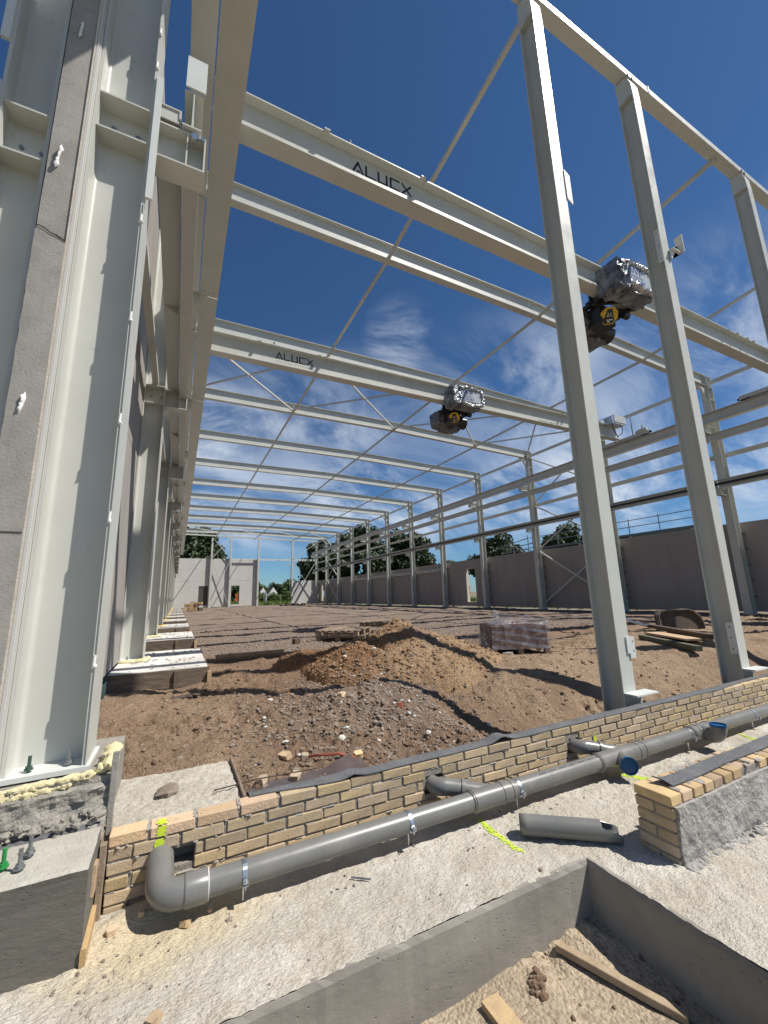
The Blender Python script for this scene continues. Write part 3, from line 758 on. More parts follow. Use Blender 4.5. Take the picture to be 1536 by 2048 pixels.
o = scatter('pit_grit', M_CLOD, 140, lambda r: (2.17 - 1.5 * r.random() ** 1.6, 1.0 + 0.89 * r.random()), (0.003, 0.012), 14, lambda x, y: float(pit_h(np.array([[x]]), np.array([[y]]))[0, 0]))
tag(o, 'crumbs of soil lying on the sandy pit floor', 'grit')
o = scatter('pit_clod_heap', M_CLOD, 40, lambda r: (1.60 + r.gauss(0, .020), 1.75 + r.gauss(0, .016)), (0.008, 0.022), 15, lambda x, y: float(pit_h(np.array([[x]]), np.array([[y]]))[0, 0]))
tag(o, 'dark crumbly clod of earth on the pit floor left of the timber', 'soil clod')

# single broken bricks one can point at
def fragment(x, y, z, sx_, sy_, sz_, rot, m, label, group=None):
    R = Matrix.Rotation(rot, 3, 'Z') @ Matrix.Rotation(random.uniform(-.35, .35), 3, 'X')
    r = random; mb = MB(); vs = []
    for dz in (-.5, .5):
        for (a, b) in ((-.5, -.5), (.1, -.55), (.5, -.3), (.5, .5), (-.2, .55), (-.5, .3)):
            p = R @ Vector((a * sx_ * r.uniform(.8, 1.15), b * sy_ * r.uniform(.8, 1.15), dz * sz_ * r.uniform(.8, 1.1)))
            vs.append(tuple(p + Vector((x, y, z))))
    mb.add(vs, [(5, 4, 3, 2, 1, 0), (6, 7, 8, 9, 10, 11)] + [(i, (i + 1) % 6, 6 + (i + 1) % 6, 6 + i) for i in range(6)])
    return tag(mb.build('brick_fragment', m), label, 'brick fragment', group)
for (x, y, s, m, lb) in [
    (0.62, 3.28, .10, M_BRICK, 'yellow brick piece lying on the plastic sheet nearest the concrete pad'),
    (0.84, 3.20, .09, M_BRICK, 'pointed yellow brick shard at the edge of the black felt'),
    (0.98, 3.46, .08, M_BRICK, 'thin yellow brick flake standing in the rubble'),
    (0.86, 3.62, .09, M_BRICK_P, 'pale yellow brick piece on the rubble edge behind the wall'),
    (1.36, 3.28, .07, M_BRICK_O, 'orange brick piece beside the rusty strap'),
    (1.62, 4.35, .09, M_BRICK_P, 'pale upright brick piece on top of the rubble mound'),
    (2.05, 3.85, .05, M_BRICKRED, 'small red brick chip in the rubble')]:
    fragment(x, y, top_h(x, y) + 0.025, s, s * .7, .045, random.uniform(0, 3), m, lb)
for (x, y, s, lb) in [(-0.17, 2.55, .045, 'orange brick crumb beside the upright timber'), (0.13, 2.47, .045, 'yellow brick crumb on the slab below the elbow'),
                      (-0.06, 2.60, .035, 'yellow brick crumb at the foot of the wall'), (0.02, 2.02, .05, 'yellow brick crumb near the edge of the pit'), (0.24, 2.50, .025, 'tiny yellow brick crumb under the pipe')]:
    fragment(x, y, slabz(x, y) + 0.012, s, s * .75, s * .6, random.uniform(0, 3), M_BRICK_O, lb)

# ================================================================== FRONT BRICK WALL
def brick_mesh(name, lx, ly, lz, seed, chip=0.003, m=M_BRICK):
    r = random.Random(seed); mb = MB(); c = 0.0026
    # chamfered block, corner points jittered: origin at the brick's lower front left corner
    vs = []
    for (X, sxn) in ((0, 1), (lx, -1)):
        for (Y, syn) in ((0, 1), (ly, -1)):
            for (Z, szn) in ((0, 1), (lz, -1)):
                j = lambda: r.uniform(-chip, chip) * 0.6
                k = c * r.uniform(0.6, 2.0)
                vs += [(X + j(), Y + syn * k, Z + szn * k), (X + sxn * k, Y + j(), Z + szn * k), (X + sxn * k, Y + syn * k, Z + j())]
    idx = lambda a, b, d, t: ((a * 2 + b) * 2 + d) * 3 + t
    F = []
    for a in (0, 1): F.append((idx(a, 0, 0, 0), idx(a, 1, 0, 0), idx(a, 1, 1, 0), idx(a, 0, 1, 0)))
    for b in (0, 1): F.append((idx(0, b, 0, 1), idx(1, b, 0, 1), idx(1, b, 1, 1), idx(0, b, 1, 1)))
    for d in (0, 1): F.append((idx(0, 0, d, 2), idx(1, 0, d, 2), idx(1, 1, d, 2), idx(0, 1, d, 2)))
    for b in (0, 1):
        for d in (0, 1): F.append((idx(0, b, d, 1), idx(1, b, d, 1), idx(1, b, d, 2), idx(0, b, d, 2)))
    for a in (0, 1):
        for d in (0, 1): F.append((idx(a, 0, d, 0), idx(a, 1, d, 0), idx(a, 1, d, 2), idx(a, 0, d, 2)))
        for b in (0, 1): F.append((idx(a, b, 0, 0), idx(a, b, 1, 0), idx(a, b, 1, 1), idx(a, b, 0, 1)))
    for a in (0, 1):
        for b in (0, 1):
            for d in (0, 1): F.append((idx(a, b, d, 0), idx(a, b, d, 1), idx(a, b, d, 2)))
    mb.add(vs, F); me = mb.mesh(name); me.materials.append(m); return me
WX0, WY, WZT = -0.232, 2.73, -1.165
HOLES = [(0.075, -1.335, 0.095, 0.05), (1.70, -1.32, 0.075, 0.055), (3.13, -1.32, 0.07, 0.05)]
front = empty('brick_wall', (WX0, WY, -1.5), 'long low yellow brick wall carrying a grey drain pipe, felt on its top', 'brick wall')
PITCH = 0.0625; BH = 0.0515; STR = 0.2265
proto = {}
def get_brick(lx, ly, lz, k, m):
    key = (round(lx, 3), round(ly, 3), round(lz, 3), k, m.name)
    if key not in proto: proto[key] = brick_mesh('brick', lx, ly, lz, hash(key) % 9999 if False else int(lx * 1000) * 7 + k, m=m)
    return proto[key]
def put_brick(parent, base, x, y, z, lx, ly, lz, k, m, rz=0.0, ry=0.0):
    o = bpy.data.objects.new('brick', get_brick(lx, ly, lz, k, m)); COL.objects.link(o); o.parent = parent
    o.location = (x - base[0], y - base[1], z - base[2]); o.rotation_euler = (0, ry, rz)
    return o
rb = random.Random(5)
nb = 0
WX1 = 9.4
for c in range(6):
    zt = WZT - c * PITCH; zb = zt - BH
    x = WX0 + (0 if c % 2 == 0 else -0.113) + (0.0 if c else -0.045)
    while x < WX1:
        x0, x1 = x, x + 0.2115 + rb.uniform(-.004, .004)
        x += STR + rb.uniform(-.003, .003)
        x0c = max(x0, WX0)
        if x1 - x0c < 0.03: continue
        # stop short of the pipe openings
        skip = False
        for hx, hz, hw, hh in HOLES:
            if zb < hz + hh and zt > hz - hh:
                if x0c < hx + hw and x1 > hx - hw:
                    left, right = hx - hw - x0c, x1 - (hx + hw)
                    if left >= right and left > 0.03: x1 = hx - hw + rb.uniform(-.012, .008)
                    elif right > 0.03: x0c = hx + hw + rb.uniform(-.008, .012)
                    else: skip = True
        if skip or x1 - x0c < 0.03: continue
        ln = round((x1 - x0c) / 0.004) * 0.004
        m = M_BRICK_P if (c == 0 and x0c < 0.45) else M_BRICK
        put_brick(front, WLOC[front.name], x0c, WY + rb.uniform(-.0035, .0035), zb + rb.uniform(-.002, .002), ln, 0.098, BH, rb.randrange(4), m, 0, rb.uniform(-.006, .006))
        nb += 1
# mortar body, set back behind the faces; cut round the openings, with gaps where a joint was left unfilled
def wall_mortar():
    mb = MB(); r = random.Random(9); step = 0.0285
    nx = int((WX1 - WX0) / 0.03); zs = [(-1.52, WZT - 5 * PITCH - BH / 2)] + [(WZT - (k + 1) * PITCH + PITCH * 0.5 - BH / 2 + 0.0 - .0, 0) for k in range(0)]
    rows = []
    z = -1.52
    while z < WZT - 0.012: rows.append((z, min(z + 0.0283, WZT - 0.008))); z += 0.0283
    for (z0, z1) in rows:
        x = WX0 + 0.012
        seg0 = x
        inh = False
        while x < WX1 - 0.01:
            blocked = any((abs(x + .015 - hx) < hw + r.uniform(-.008, .010)) and (abs((z0 + z1) / 2 - hz) < hh) for hx, hz, hw, hh in HOLES)
            if blocked:
                if not inh and x > seg0: mb.box(seg0, x, WY + 0.007, WY + 0.092, z0, z1)
                inh = True
            elif inh: seg0 = x; inh = False
            x += 0.03
        if not inh: mb.box(seg0, WX1, WY + 0.007, WY + 0.092, z0, z1)
    mb.build('mortar', M_MORTAR, front, fixn=False)
    # squeezed-out mortar: ragged lines standing in the bed joints
    mb = MB()
    for c in range(0, 6):
        zj = WZT - c * PITCH - BH - (PITCH - BH) / 2
        x = WX0
        while x < 7.0:
            ln = r.uniform(0.02, 0.09)
            if r.random() < 0.62 and not any(abs(x + ln / 2 - hx) < hw + ln / 2 and abs(zj - hz) < hh for hx, hz, hw, hh in HOLES):
                d = r.uniform(-0.002, 0.008); h0 = r.uniform(0.0030, 0.0058)
                mb.add([(x, WY + d, zj - h0), (x + ln, WY + d + r.uniform(-.003, .003), zj - h0 * r.uniform(.5, 1.2)), (x + ln, WY + 0.012, zj + h0), (x, WY + 0.012, zj + h0), (x, WY + 0.03, zj - h0), (x + ln, WY + 0.03, zj - h0)],
                       [(0, 1, 2, 3), (0, 4, 5, 1), (0, 3, 4), (1, 5, 2)])
            x += ln * r.uniform(0.8, 1.3)
    for _ in range(26):
        x = r.uniform(WX0, 0.5); c = r.randrange(6); mb.rock((x, WY + 0.002, WZT - c * PITCH - BH - 0.005), r.uniform(.006, .014), .6, r)
    mb.build('mortar_squeeze', M_MORTAR_L, front, fixn=False)
    # head joints lumps between the bare top bricks
    mb = MB()
    for x in (WX0 + 0.170, WX0 + 0.170 + STR, WX0 + 0.170 + 2 * STR):
        for k in range(7): mb.rock((x + r.uniform(-.004, .006), WY + 0.01 + k * 0.013, WZT - 0.006 + r.uniform(-.004, .003)), 0.013, .9, r)
    mb.build('mortar_joint', M_MORTAR_L, front, fixn=False)
wall_mortar()
# dark hollow behind the openings is the trench side; spray marks on the wall face
def spray(pts, y, w_, parent, name='spray_mark', seed=1):
    """blotchy vertical stroke of paint in a sheet 1 mm proud of the bricks: pts = (x, z) pairs top to bottom"""
    r = random.Random(seed); mb = MB()
    (xa, za), (xb, zb) = pts
    n = 26
    for k in range(n):
        t0, t1 = k / n, (k + 1) / n
        z0, z1 = za + (zb - za) * t0, za + (zb - za) * t1; xx = xa + (xb - xa) * t0
        wl, wr = w_ * r.uniform(.35, .6), w_ * r.uniform(.35, .6)
        cc = (WZT - (z0 + z1) / 2) % PITCH
        if cc > BH - 0.003: continue
        mb.add([(xx - wl, y, z0), (xx + wr, y, z0), (xx + wr * r.uniform(.9, 1.1), y, z1 + 0.0003), (xx - wl, y, z1 + 0.0003)], [(0, 1, 2, 3)])
    return mb.build(name, M_SPRAY, parent, fixn=False)
spray([(0.005, WZT - 0.003), (-0.01, -1.305)], WY - 0.0052, 0.040, front, seed=2)
spray([(3.40, -1.27), (3.38, -1.43)], WY - 0.0052, 0.035, front, seed=3)
spray([(5.22, -1.40), (5.21, -1.455)], WY - 0.0052, 0.05, front, seed=4)
mb = MB()
r = random.Random(3)
for _ in range(60):
    xx = r.gauss(0.005, 0.010); yy = WY + r.uniform(0.0, 0.055)
    s = r.uniform(.004, .008); zq = WZT + .0035 + _ * .00006; mb.add([(xx - s, yy - s, zq), (xx + s, yy - s, zq), (xx + s, yy + s, zq), (xx - s, yy + s, zq)], [(0, 1, 2, 3)])
mb.build('spray_mark', M_SPRAY, front, fixn=False)
# frog marks in the bare brick tops
mb = MB()
for bx in (WX0 + 0.03, WX0 + 0.205, WX0 + 0.43):
    for k in range(14):
        s = r.uniform(.004, .009); mb.rock((bx + k * 0.009, WY + 0.045 + r.uniform(-.018, .018), WZT - 0.0005), s, .35, r)
mb.build('top_crumbs', M_BRICK_O, front, fixn=False)

# spray marks on the slab
def slab_spray(p0, p1, w_, n, seed, label):
    r = random.Random(seed); mb = MB()
    for k in range(n):
        t = r.random(); x = p0[0] + (p1[0] - p0[0]) * t + r.gauss(0, w_ * .45); y = p0[1] + (p1[1] - p0[1]) * t + r.gauss(0, w_ * .45)
        s = r.uniform(.0015, .0065); z = slabz(x, y) + 0.004
        a = r.uniform(0, 1.5); ca, sa = math.cos(a) * s, math.sin(a) * s
        mb.add([(x - ca, y - sa, z), (x + sa, y - ca, z), (x + ca, y + sa, z), (x - sa, y + ca, z)], [(0, 1, 2, 3)])
    o = mb.build('paint_mark', M_SPRAY, slab, fixn=False); o['label'] = label
slab_spray((1.90, 2.50), (1.90, 2.12), .024, 520, 1, 'yellow green sprayed line on the slab below the first pipe branch')
slab_spray((3.36, 2.47), (3.44, 2.30), .055, 520, 2, 'yellow green sprayed blotch on the slab behind the brick pier')
slab_spray((5.25, 2.50), (5.15, 2.26), .028, 380, 3, 'yellow green sprayed line beyond the upturned elbow')

# ------------------------------------------------------------------ grey felt strips
def felt(name, pts, label, thick=0.006, sag=None, m=M_FELT):
    """pts = list of cross lines [(x,y,z) near edge, mid, (x,y,z) far edge]"""
    mb = MB(); n = len(pts); k = len(pts[0]); vs = []
    for row in pts:
        for p in row: vs.append((p[0], p[1], p[2] + thick))
    for row in pts:
        for p in row: vs.append(tuple(p))
    fs = []
    for i in range(n - 1):
        for j in range(k - 1):
            fs.append((i * k + j, (i + 1) * k + j, (i + 1) * k + j + 1, i * k + j + 1))
            b = n * k; fs.append((b + i * k + j, b + i * k + j + 1, b + (i + 1) * k + j + 1, b + (i + 1) * k + j))
    b = n * k
    for i in range(n - 1):
        fs.append((i * k, b + i * k, b + (i + 1) * k, (i + 1) * k)); fs.append((i * k + k - 1, (i + 1) * k + k - 1, b + (i + 1) * k + k - 1, b + i * k + k - 1))
    for j in range(k - 1):
        fs.append((j, j + 1, b + j + 1, b + j)); q = (n - 1) * k; fs.append((q + j, b + q + j, b + q + j + 1, q + j + 1))
    mb.add(vs, fs)
    o = mb.build(name, m, smooth=50)
    return tag(o, label, 'felt strip')
rows = []; r = random.Random(4)
xx = 0.46
while xx < 9.4:
    t = min(1, max(0, (xx - 0.46) / 0.55)); t = t * t * (3 - 2 * t)
    lift = 0.035 * math.exp(-((xx - 2.36) / 0.075) ** 2) + 0.02 * math.exp(-((xx - 1.1) / 0.05) ** 2)
    wob = 0.006 * math.sin(xx * 9) + 0.003 * math.sin(xx * 23)
    yn = WY + 0.075 - 0.075 * t + wob * (0.3)
    if xx > 5.6: yn += 0.055 * min(1, (xx - 5.6) / .5)
    yf = WY + 0.165 + wob
    rows.append([(xx, yn, WZT + 0.004 + lift), (xx, yn + (yf - yn) * .33, WZT + 0.006 + lift * 1.2 + .002 * math.sin(xx * 31)), (xx, yn + (yf - yn) * .62, WZT + 0.004 + lift), (xx, yf, WZT - 0.03 + 0.5 * lift + 0.012 * math.sin(xx * 7.7))])
    xx += 0.04
felt('felt_strip', rows, 'long grey felt strip laid along the top of the brick wall behind the drain pipe')
# left strip, on the concrete block and running to the first bricks
rows = []; xx = -1.6
while xx < -0.24:
    t = max(0, (xx + 0.35) / 0.45)
    yn = 2.735 + 0.10 * min(1, t) + 0.006 * math.sin(xx * 11); z = -1.112 - 0.042 * min(1, max(0, (xx + .33) / .2))
    wd = 0.085 * (1 - 0.85 * min(1, max(0, t)))
    rows.append([(xx, yn, z), (xx, yn + wd * .5, z + 0.010), (xx, yn + wd, z - 0.02)])
    xx += 0.04
felt('felt_strip', rows, 'grey felt strip on the back edge of the concrete block at the left')
# plastic sheet and rebar in the soil
mb = MB(); n = 9
vs = []
for i in range(n):
    for j in range(5):
        x = 0.50 + i * 0.11; y = 2.97 + j * 0.07 + 0.02 * math.sin(i); vs.append((x, y, top_h(x, y) + 0.012 + random.uniform(-.006, .012)))
mb.add(vs, [(i * 5 + j, (i + 1) * 5 + j, (i + 1) * 5 + j + 1, i * 5 + j + 1) for i in range(n - 1) for j in range(4)])
tag(mb.build('plastic_sheet', mat('brown_plastic_sheet', (0.075, 0.055, 0.05), (0.11, 0.085, 0.075), 8, 0.3, 0.6, 20), smooth=60), 'crumpled brown plastic sheet half buried behind the brick wall', 'plastic sheet')
mb = MB(); mb.tube([(0.28, 3.02, -1.165), (0.55, 3.06, -1.17), (0.95, 3.05, -1.18)], 0.004, 6)
tag(mb.build('thin_wire', M_RUST), 'thin dark wire lying across the concrete pad edge behind the wall', 'wire')
mb = MB(); mb.tube([(1.02, 3.55, top_h(1.02, 3.55) + .02), (1.08, 3.40, top_h(1.08, 3.4) + .04), (1.2, 3.28, top_h(1.2, 3.28) + .03), (1.32, 3.24, top_h(1.32, 3.24) + .02)], 0.010, 6)
tag(mb.build('rusty_strap', M_BRICKRED), 'short bent rusty red strap in the rubble by the felt', 'metal strap')

# ================================================================== SMALL BRICK PIER WALL (right)
BX, BY0, BY1 = 2.55, 1.60, 1.815
pier = empty('brick_pier_wall', (BX, BY0, -1.5), 'short rendered brick wall stub with brick end and header bricks on top', 'brick wall')
BL = WLOC[pier.name]; rb = random.Random(15)
for c in range(6):
    zt = WZT - c * PITCH; zb = zt - BH
    if c == 0: put_brick(pier, BL, BX, BY0, zb, 0.1, BY1 - BY0, BH, 1, M_BRICK_O)
    elif c % 2 == 1:
        put_brick(pier, BL, BX + rb.uniform(0, .003), BY0, zb, 0.2, 0.100, BH, c % 4, M_BRICK)
        put_brick(pier, BL, BX + rb.uniform(0, .003), BY0 + 0.113, zb, 0.2, 0.102, BH, (c + 1) % 4, M_BRICK)
    else: put_brick(pier, BL, BX + rb.uniform(-.001, .003), BY0 + rb.uniform(0, .003), zb, 0.1, BY1 - BY0 - 0.003, BH, c % 4, M_BRICK)
x = BX + 0.113; k = 0
while x < 6.0:
    put_brick(pier, BL, x + rb.uniform(-.003, .003), BY0 + rb.uniform(-.012, .018), WZT - BH + rb.uniform(-.003, .003), 0.098, BY1 - BY0 - 0.01, BH, k % 4, M_BRICK_O, rb.uniform(-.02, .02))
    x += 0.1125; k += 1
mb = MB()
mb.box(BX + 0.008, 6.05, BY0 + 0.008, BY1 - 0.012, -1.52, WZT - 0.010); mb.build('mortar', M_MORTAR, pier, fixn=False)
# rough render coat on the long face, a displaced skin
def render_face():
    nx, nz = 300, 30; mb = MB(); X = np.linspace(BX + 0.015, 6.05, nx); Zz = np.linspace(-1.52, WZT - 0.052, nz)
    XX, ZZ = np.meshgrid(X, Zz)
    XX2 = XX + np.where(XX < BX + 0.05, 0.02 * np.abs(fbm(ZZ * 30, ZZ * 0, 1.0, 3, 77)), 0)
    D = 0.012 + 0.016 * np.abs(fbm(XX, ZZ, 4, 4, 71)) + 0.010 * fbm(XX, ZZ, 22, 3, 73, .6)
    vs = [(float(XX2[j, i]), float(BY0 - D[j, i]), float(ZZ[j, i])) for j in range(nz) for i in range(nx)]
    k = len(vs); vs += [(float(x), BY0 + 0.01, float(WZT - 0.052)) for x in X] + [(float(XX2[j, 0]), BY0 + 0.01, float(Zz[j])) for j in range(nz)]
    fs = [(j * nx + i, j * nx + i + 1, (j + 1) * nx + i + 1, (j + 1) * nx + i) for j in range(nz - 1) for i in range(nx - 1)]
    fs += [((nz - 1) * nx + i, (nz - 1) * nx + i + 1, k + i + 1, k + i) for i in range(nx - 1)]
    fs += [(j * nx, (j + 1) * nx, k + nx + j + 1, k + nx + j) for j in range(nz - 1)]
    mb.add(vs, fs); mb.build('render_coat', M_PLASTER, pier, fixn=False)
    mb = MB(); r = random.Random(2)
    for _ in range(90): mb.rock((BX + 0.02 + 0.9 * r.random() ** 1.7, BY0 - 0.02 - abs(r.gauss(0, .018)), slabz(3, 1.5) + .004), r.uniform(.008, .028), .7, r)
    for _ in range(40): mb.rock((BX - abs(r.gauss(0, .012)), BY0 + r.uniform(0, .2), slabz(3, 1.5) + .003), r.uniform(.008, .022), .7, r)
    mb.build('mortar_spill', M_PLASTER, pier, fixn=False)
    # smears of mortar on the header bricks
    mb = MB()
    for q in range(60):
        x = BX + 0.12 + q * 0.056 + r.uniform(-.02, .02); y = BY0 + r.uniform(.0, .21)
        a, b_ = r.uniform(.012, .035), r.uniform(.02, .05)
        zq = WZT + .0045 + q * .00005
        mb.add([(x - a, y - b_, zq), (x + a * .6, y - b_ * .7, zq), (x + a, y + b_ * .8, zq), (x - a * .4, y + b_, zq), (x - a * 1.2, y, zq)], [(0, 1, 2, 3, 4)])
    mb.build('mortar_smear', M_MORTAR_L, pier, fixn=False)
render_face()
rows = []; xx = 2.66
while xx < 6.0:
    y0 = 1.655 + 0.02 * (xx - 2.66) ; wv = .004 * math.sin(xx * 8)
    e = 0.018 * math.exp(-((xx - 2.66) / .05) ** 2)
    rows.append([(xx + .02, y0 + wv, WZT + .007), (xx, y0 + .045, WZT + .011 + e), (xx - .02, y0 + .095 + wv, WZT + .008 + e * 1.5)])
    xx += .05
felt('felt_strip', rows, 'short wide dark felt strip lying on the header bricks of the wall stub', .007)

# ================================================================== DRAIN PIPE
PYC, PZC, PR = 2.495, -1.375, 0.0575
drain = empty('drain_pipe', (0.1, PYC, -1.5), 'long grey plastic drain pipe with branches clamped in front of the brick wall', 'drain pipe')
def arc3(c, a, b, n=10, t0=0, t1=math.pi / 2):
    """points c + a cos t + b sin t"""
    c, a, b = Vector(c), Vector(a), Vector(b)
    return [c + a * math.cos(t0 + (t1 - t0) * i / n) + b * math.sin(t0 + (t1 - t0) * i / n) for i in range(n + 1)]
def pipe_part(name, pts, rad, m=M_PVC, seg=28): return MB_tube(name, pts, rad, m, seg)
def MB_tube(name, pts, rad, m, seg):
    mb = MB(); mb.tube(pts, rad, seg); return mb.build(name, m, drain, smooth=35)
def collar(x0, x1, rad=PR + .0065, m=M_PVC):
    mb = MB(); mb.tube([(x0, PYC, PZC), (x0 + .004, PYC, PZC), (x1 - .004, PYC, PZC), (x1, PYC, PZC)], [rad - .004, rad, rad, rad - .004], 28)
    return mb
segs = [(0.165, 1.83), (2.18, 3.09), (3.68, 4.40), (4.72, 9.2)]
for a, b_ in segs: MB_tube('pipe', [(a, PYC, PZC), (b_, PYC, PZC)], PR, M_PVC, 32)
# left elbow, turning up and back into the wall
dirw = Vector((-0.04, 0.97, 0.22)).normalized()
RB = 0.085
c0 = Vector((0.10, PYC, PZC)) + dirw * RB
el = [Vector((0.165, PYC, PZC)), Vector((0.10, PYC, PZC))] + [c0 + Vector((-1, 0, 0)) * RB * math.sin(t) - dirw * RB * math.cos(t) for t in [math.pi / 2 * i / 10 for i in range(1, 11)]]
el.append(el[-1] + dirw * 0.05); el.append(el[-1] + dirw * 0.14)
MB_tube('elbow', el, [PR + .007] * len(el), M_PVC, 32)
mb = MB(); mb.tube([(0.115, PYC, PZC), (0.122, PYC, PZC), (0.212, PYC, PZC), (0.222, PYC, PZC)], [PR + .008, PR + .013, PR + .013, PR + .009], 32); mb.build('socket', M_PVC, drain, smooth=35)
mb = MB(); mb.tube([(0.222, PYC, PZC), (0.2255, PYC, PZC)], PR + .0085, 32); mb.build('sealant_ring', M_WHITE, drain, smooth=35)
# branch fittings
def branch(x0, x1, xw, zw, name='branch_fitting'):
    mb = MB(); mb.tube([(x0, PYC, PZC), (x0 + .005, PYC, PZC), (x1 - .005, PYC, PZC), (x1, PYC, PZC)], [PR + .003, PR + .008, PR + .008, PR + .003], 32)
    for q in (x0 + .02, x1 - .02, x1 - .10): mb.tube([(q - .008, PYC, PZC), (q - .004, PYC, PZC), (q + .004, PYC, PZC), (q + .008, PYC, PZC)], [PR + .008, PR + .0125, PR + .0125, PR + .008], 32)
    o = mb.build(name, M_PVC, drain, smooth=35)
    mid = Vector((x0 + 0.62 * (x1 - x0), PYC, PZC)); end = Vector((xw + .05, 2.655, zw))
    mb = MB(); d = (end - mid)
    pts = [mid, mid + d * .5, mid + d * .8, end]
    a = end; 
    for i in range(1, 8):
        t = i / 7 * 0.9; pts.append(a + Vector((-0.055 * math.sin(t) / .78, 0.055 * (1 - math.cos(t)) / .4, 0)))
    pts.append(pts[-1] + Vector((-.004, .08, 0)))
    mb.tube(pts, [PR - .003] * len(pts), 28); mb.build('branch_pipe', M_PVC, drain, smooth=35)
    mb = MB(); p = mid + d * .62; q = mid + d * .70
    mb.tube([p, p + d * .01, q, q + d * .01], [PR - .002, PR + .006, PR + .006, PR - .002], 28); mb.build('branch_collar', M_PVC, drain, smooth=35)
branch(1.83, 2.19, 1.70, -1.32)
branch(3.09, 3.68, 3.14, -1.32)
def cap_disc(c, d, r_, depth=.02):
    d = Vector(d).normalized(); c = Vector(c); mb = MB()
    # rim
    mb.tube([c - d * depth, c], r_ + .004, 30, caps=False); mb.tube([c, c - d * .012], r_, 30, caps=False)
    k = len(mb.v); a = Vector((0, 0, 1)); u = d.cross(a).normalized(); v = d.cross(u)
    ring = lambda R_, off: [tuple(c + d * off + (u * math.cos(6.28318 * j / 30) + v * math.sin(6.28318 * j / 30)) * R_) for j in range(30)]
    mb.add(ring(r_ + .004, 0) + ring(r_, 0), [(j, (j + 1) % 30, 30 + (j + 1) % 30, 30 + j) for j in range(30)])
    mb.add(ring(r_, -.012), [tuple(range(30))])
    return mb.build('blue_cap', M_BLUE, drain, smooth=35)
bd = Vector((-0.55, -0.83, 0.02)).normalized(); bs = Vector((3.36, PYC - .01, PZC - .005))
mb = MB(); mb.tube([bs, bs + bd * .12, bs + bd * .125, bs + bd * .175], [PR, PR, PR + .006, PR + .006], 30); mb.build('front_branch', M_PVC, drain, smooth=35)
cap_disc(bs + bd * .192, bd, PR + .004)
# upturned elbow on a short stub
st = Vector((4.52, PYC, PZC))
mb = MB(); mb.tube([(4.40, PYC, PZC), (4.405, PYC, PZC), (4.715, PYC, PZC), (4.72, PYC, PZC)], [PR + .003, PR + .008, PR + .008, PR + .003], 32)
for q in (4.42, 4.50, 4.70): mb.tube([(q - .008, PYC, PZC), (q - .004, PYC, PZC), (q + .004, PYC, PZC), (q + .008, PYC, PZC)], [PR + .008, PR + .0125, PR + .0125, PR + .008], 32)
mb.build('branch_fitting', M_PVC, drain, smooth=35)
pts = [Vector((4.57, PYC, PZC)), Vector((4.57, 2.43, PZC - .005))] + [Vector((4.57, 2.40 - .075 * math.sin(t), PZC + .065 - .075 * math.cos(t))) for t in [math.pi / 2 * i / 9 for i in range(1, 10)]]
pts.append(pts[-1] + Vector((0, 0, .02)))
mb = MB(); mb.tube(pts, [PR + .006] * len(pts), 30); mb.build('elbow', M_PVC, drain, smooth=35)
cap_disc(pts[-1] + Vector((0, 0, .020)), (0, 0.02, 1), PR + .006, .02)
# clamps
def clamp(x):
    mb = MB(); R_ = PR + .003
    for k in range(28):
        a0, a1 = 2 * math.pi * k / 28, 2 * math.pi * (k + 1) / 28
        def P(a, rr, xx): return (xx, PYC + rr * math.sin(a), PZC + rr * math.cos(a))
        vs = [P(a0, R_, x - .011), P(a1, R_, x - .011), P(a1, R_, x + .011), P(a0, R_, x + .011), P(a0, R_ - .003, x - .011), P(a1, R_ - .003, x - .011), P(a1, R_ - .003, x + .011), P(a0, R_ - .003, x + .011)]
        mb.add(vs, [(0, 1, 2, 3), (0, 4, 5, 1), (3, 2, 6, 7)])
    o = mb.build('pipe_clamp', M_GALV, drain, smooth=35)
    mb = MB(); mb.box(x - .013, x + .013, PYC - R_ - .024, PYC - R_ + .002, PZC - .020, PZC - .015); mb.box(x - .013, x + .013, PYC - R_ - .024, PYC - R_ + .002, PZC - .006, PZC - .001)
    mb.tube([(x, PYC - R_ - .014, PZC - .036), (x, PYC - R_ - .014, PZC + .010)], .0045, 8); mb.tube([(x, PYC - R_ - .014, PZC - .001), (x, PYC - R_ - .014, PZC + .007)], .009, 6)
    mb.tube([(x, PYC, PZC - PR), (x, PYC, -1.5)], .006, 8)
    mb.build('clamp_bolt', M_GALV, o, local=False) if False else None
    me = mb.mesh('clamp_bolt', WLOC[drain.name], 35); me.materials.append(M_GALV); q = link('clamp_bolt', me, o)
for x in (0.392, 1.354, 2.235, 4.36, 5.56, 7.1, 8.5): clamp(x)
# printed line on the pipe
mb = MB(); r = random.Random(6); x = 2.45
for k in range(60):
    a = math.radians(-22); l_ = r.uniform(.004, .012); rr = PR + .0006
    y = PYC + rr * math.sin(a); z = PZC + rr * math.cos(a); t = Vector((0, math.cos(a), -math.sin(a))) * .003
    if k % 9 < 6: mb.add([(x, y - t.y, z - t.z), (x + l_, y - t.y, z - t.z), (x + l_, y + t.y, z + t.z), (x, y + t.y, z + t.z)], [(0, 1, 2, 3)])
    x += l_ + .003
mb.build('printed_line', M_INK, drain, fixn=False)

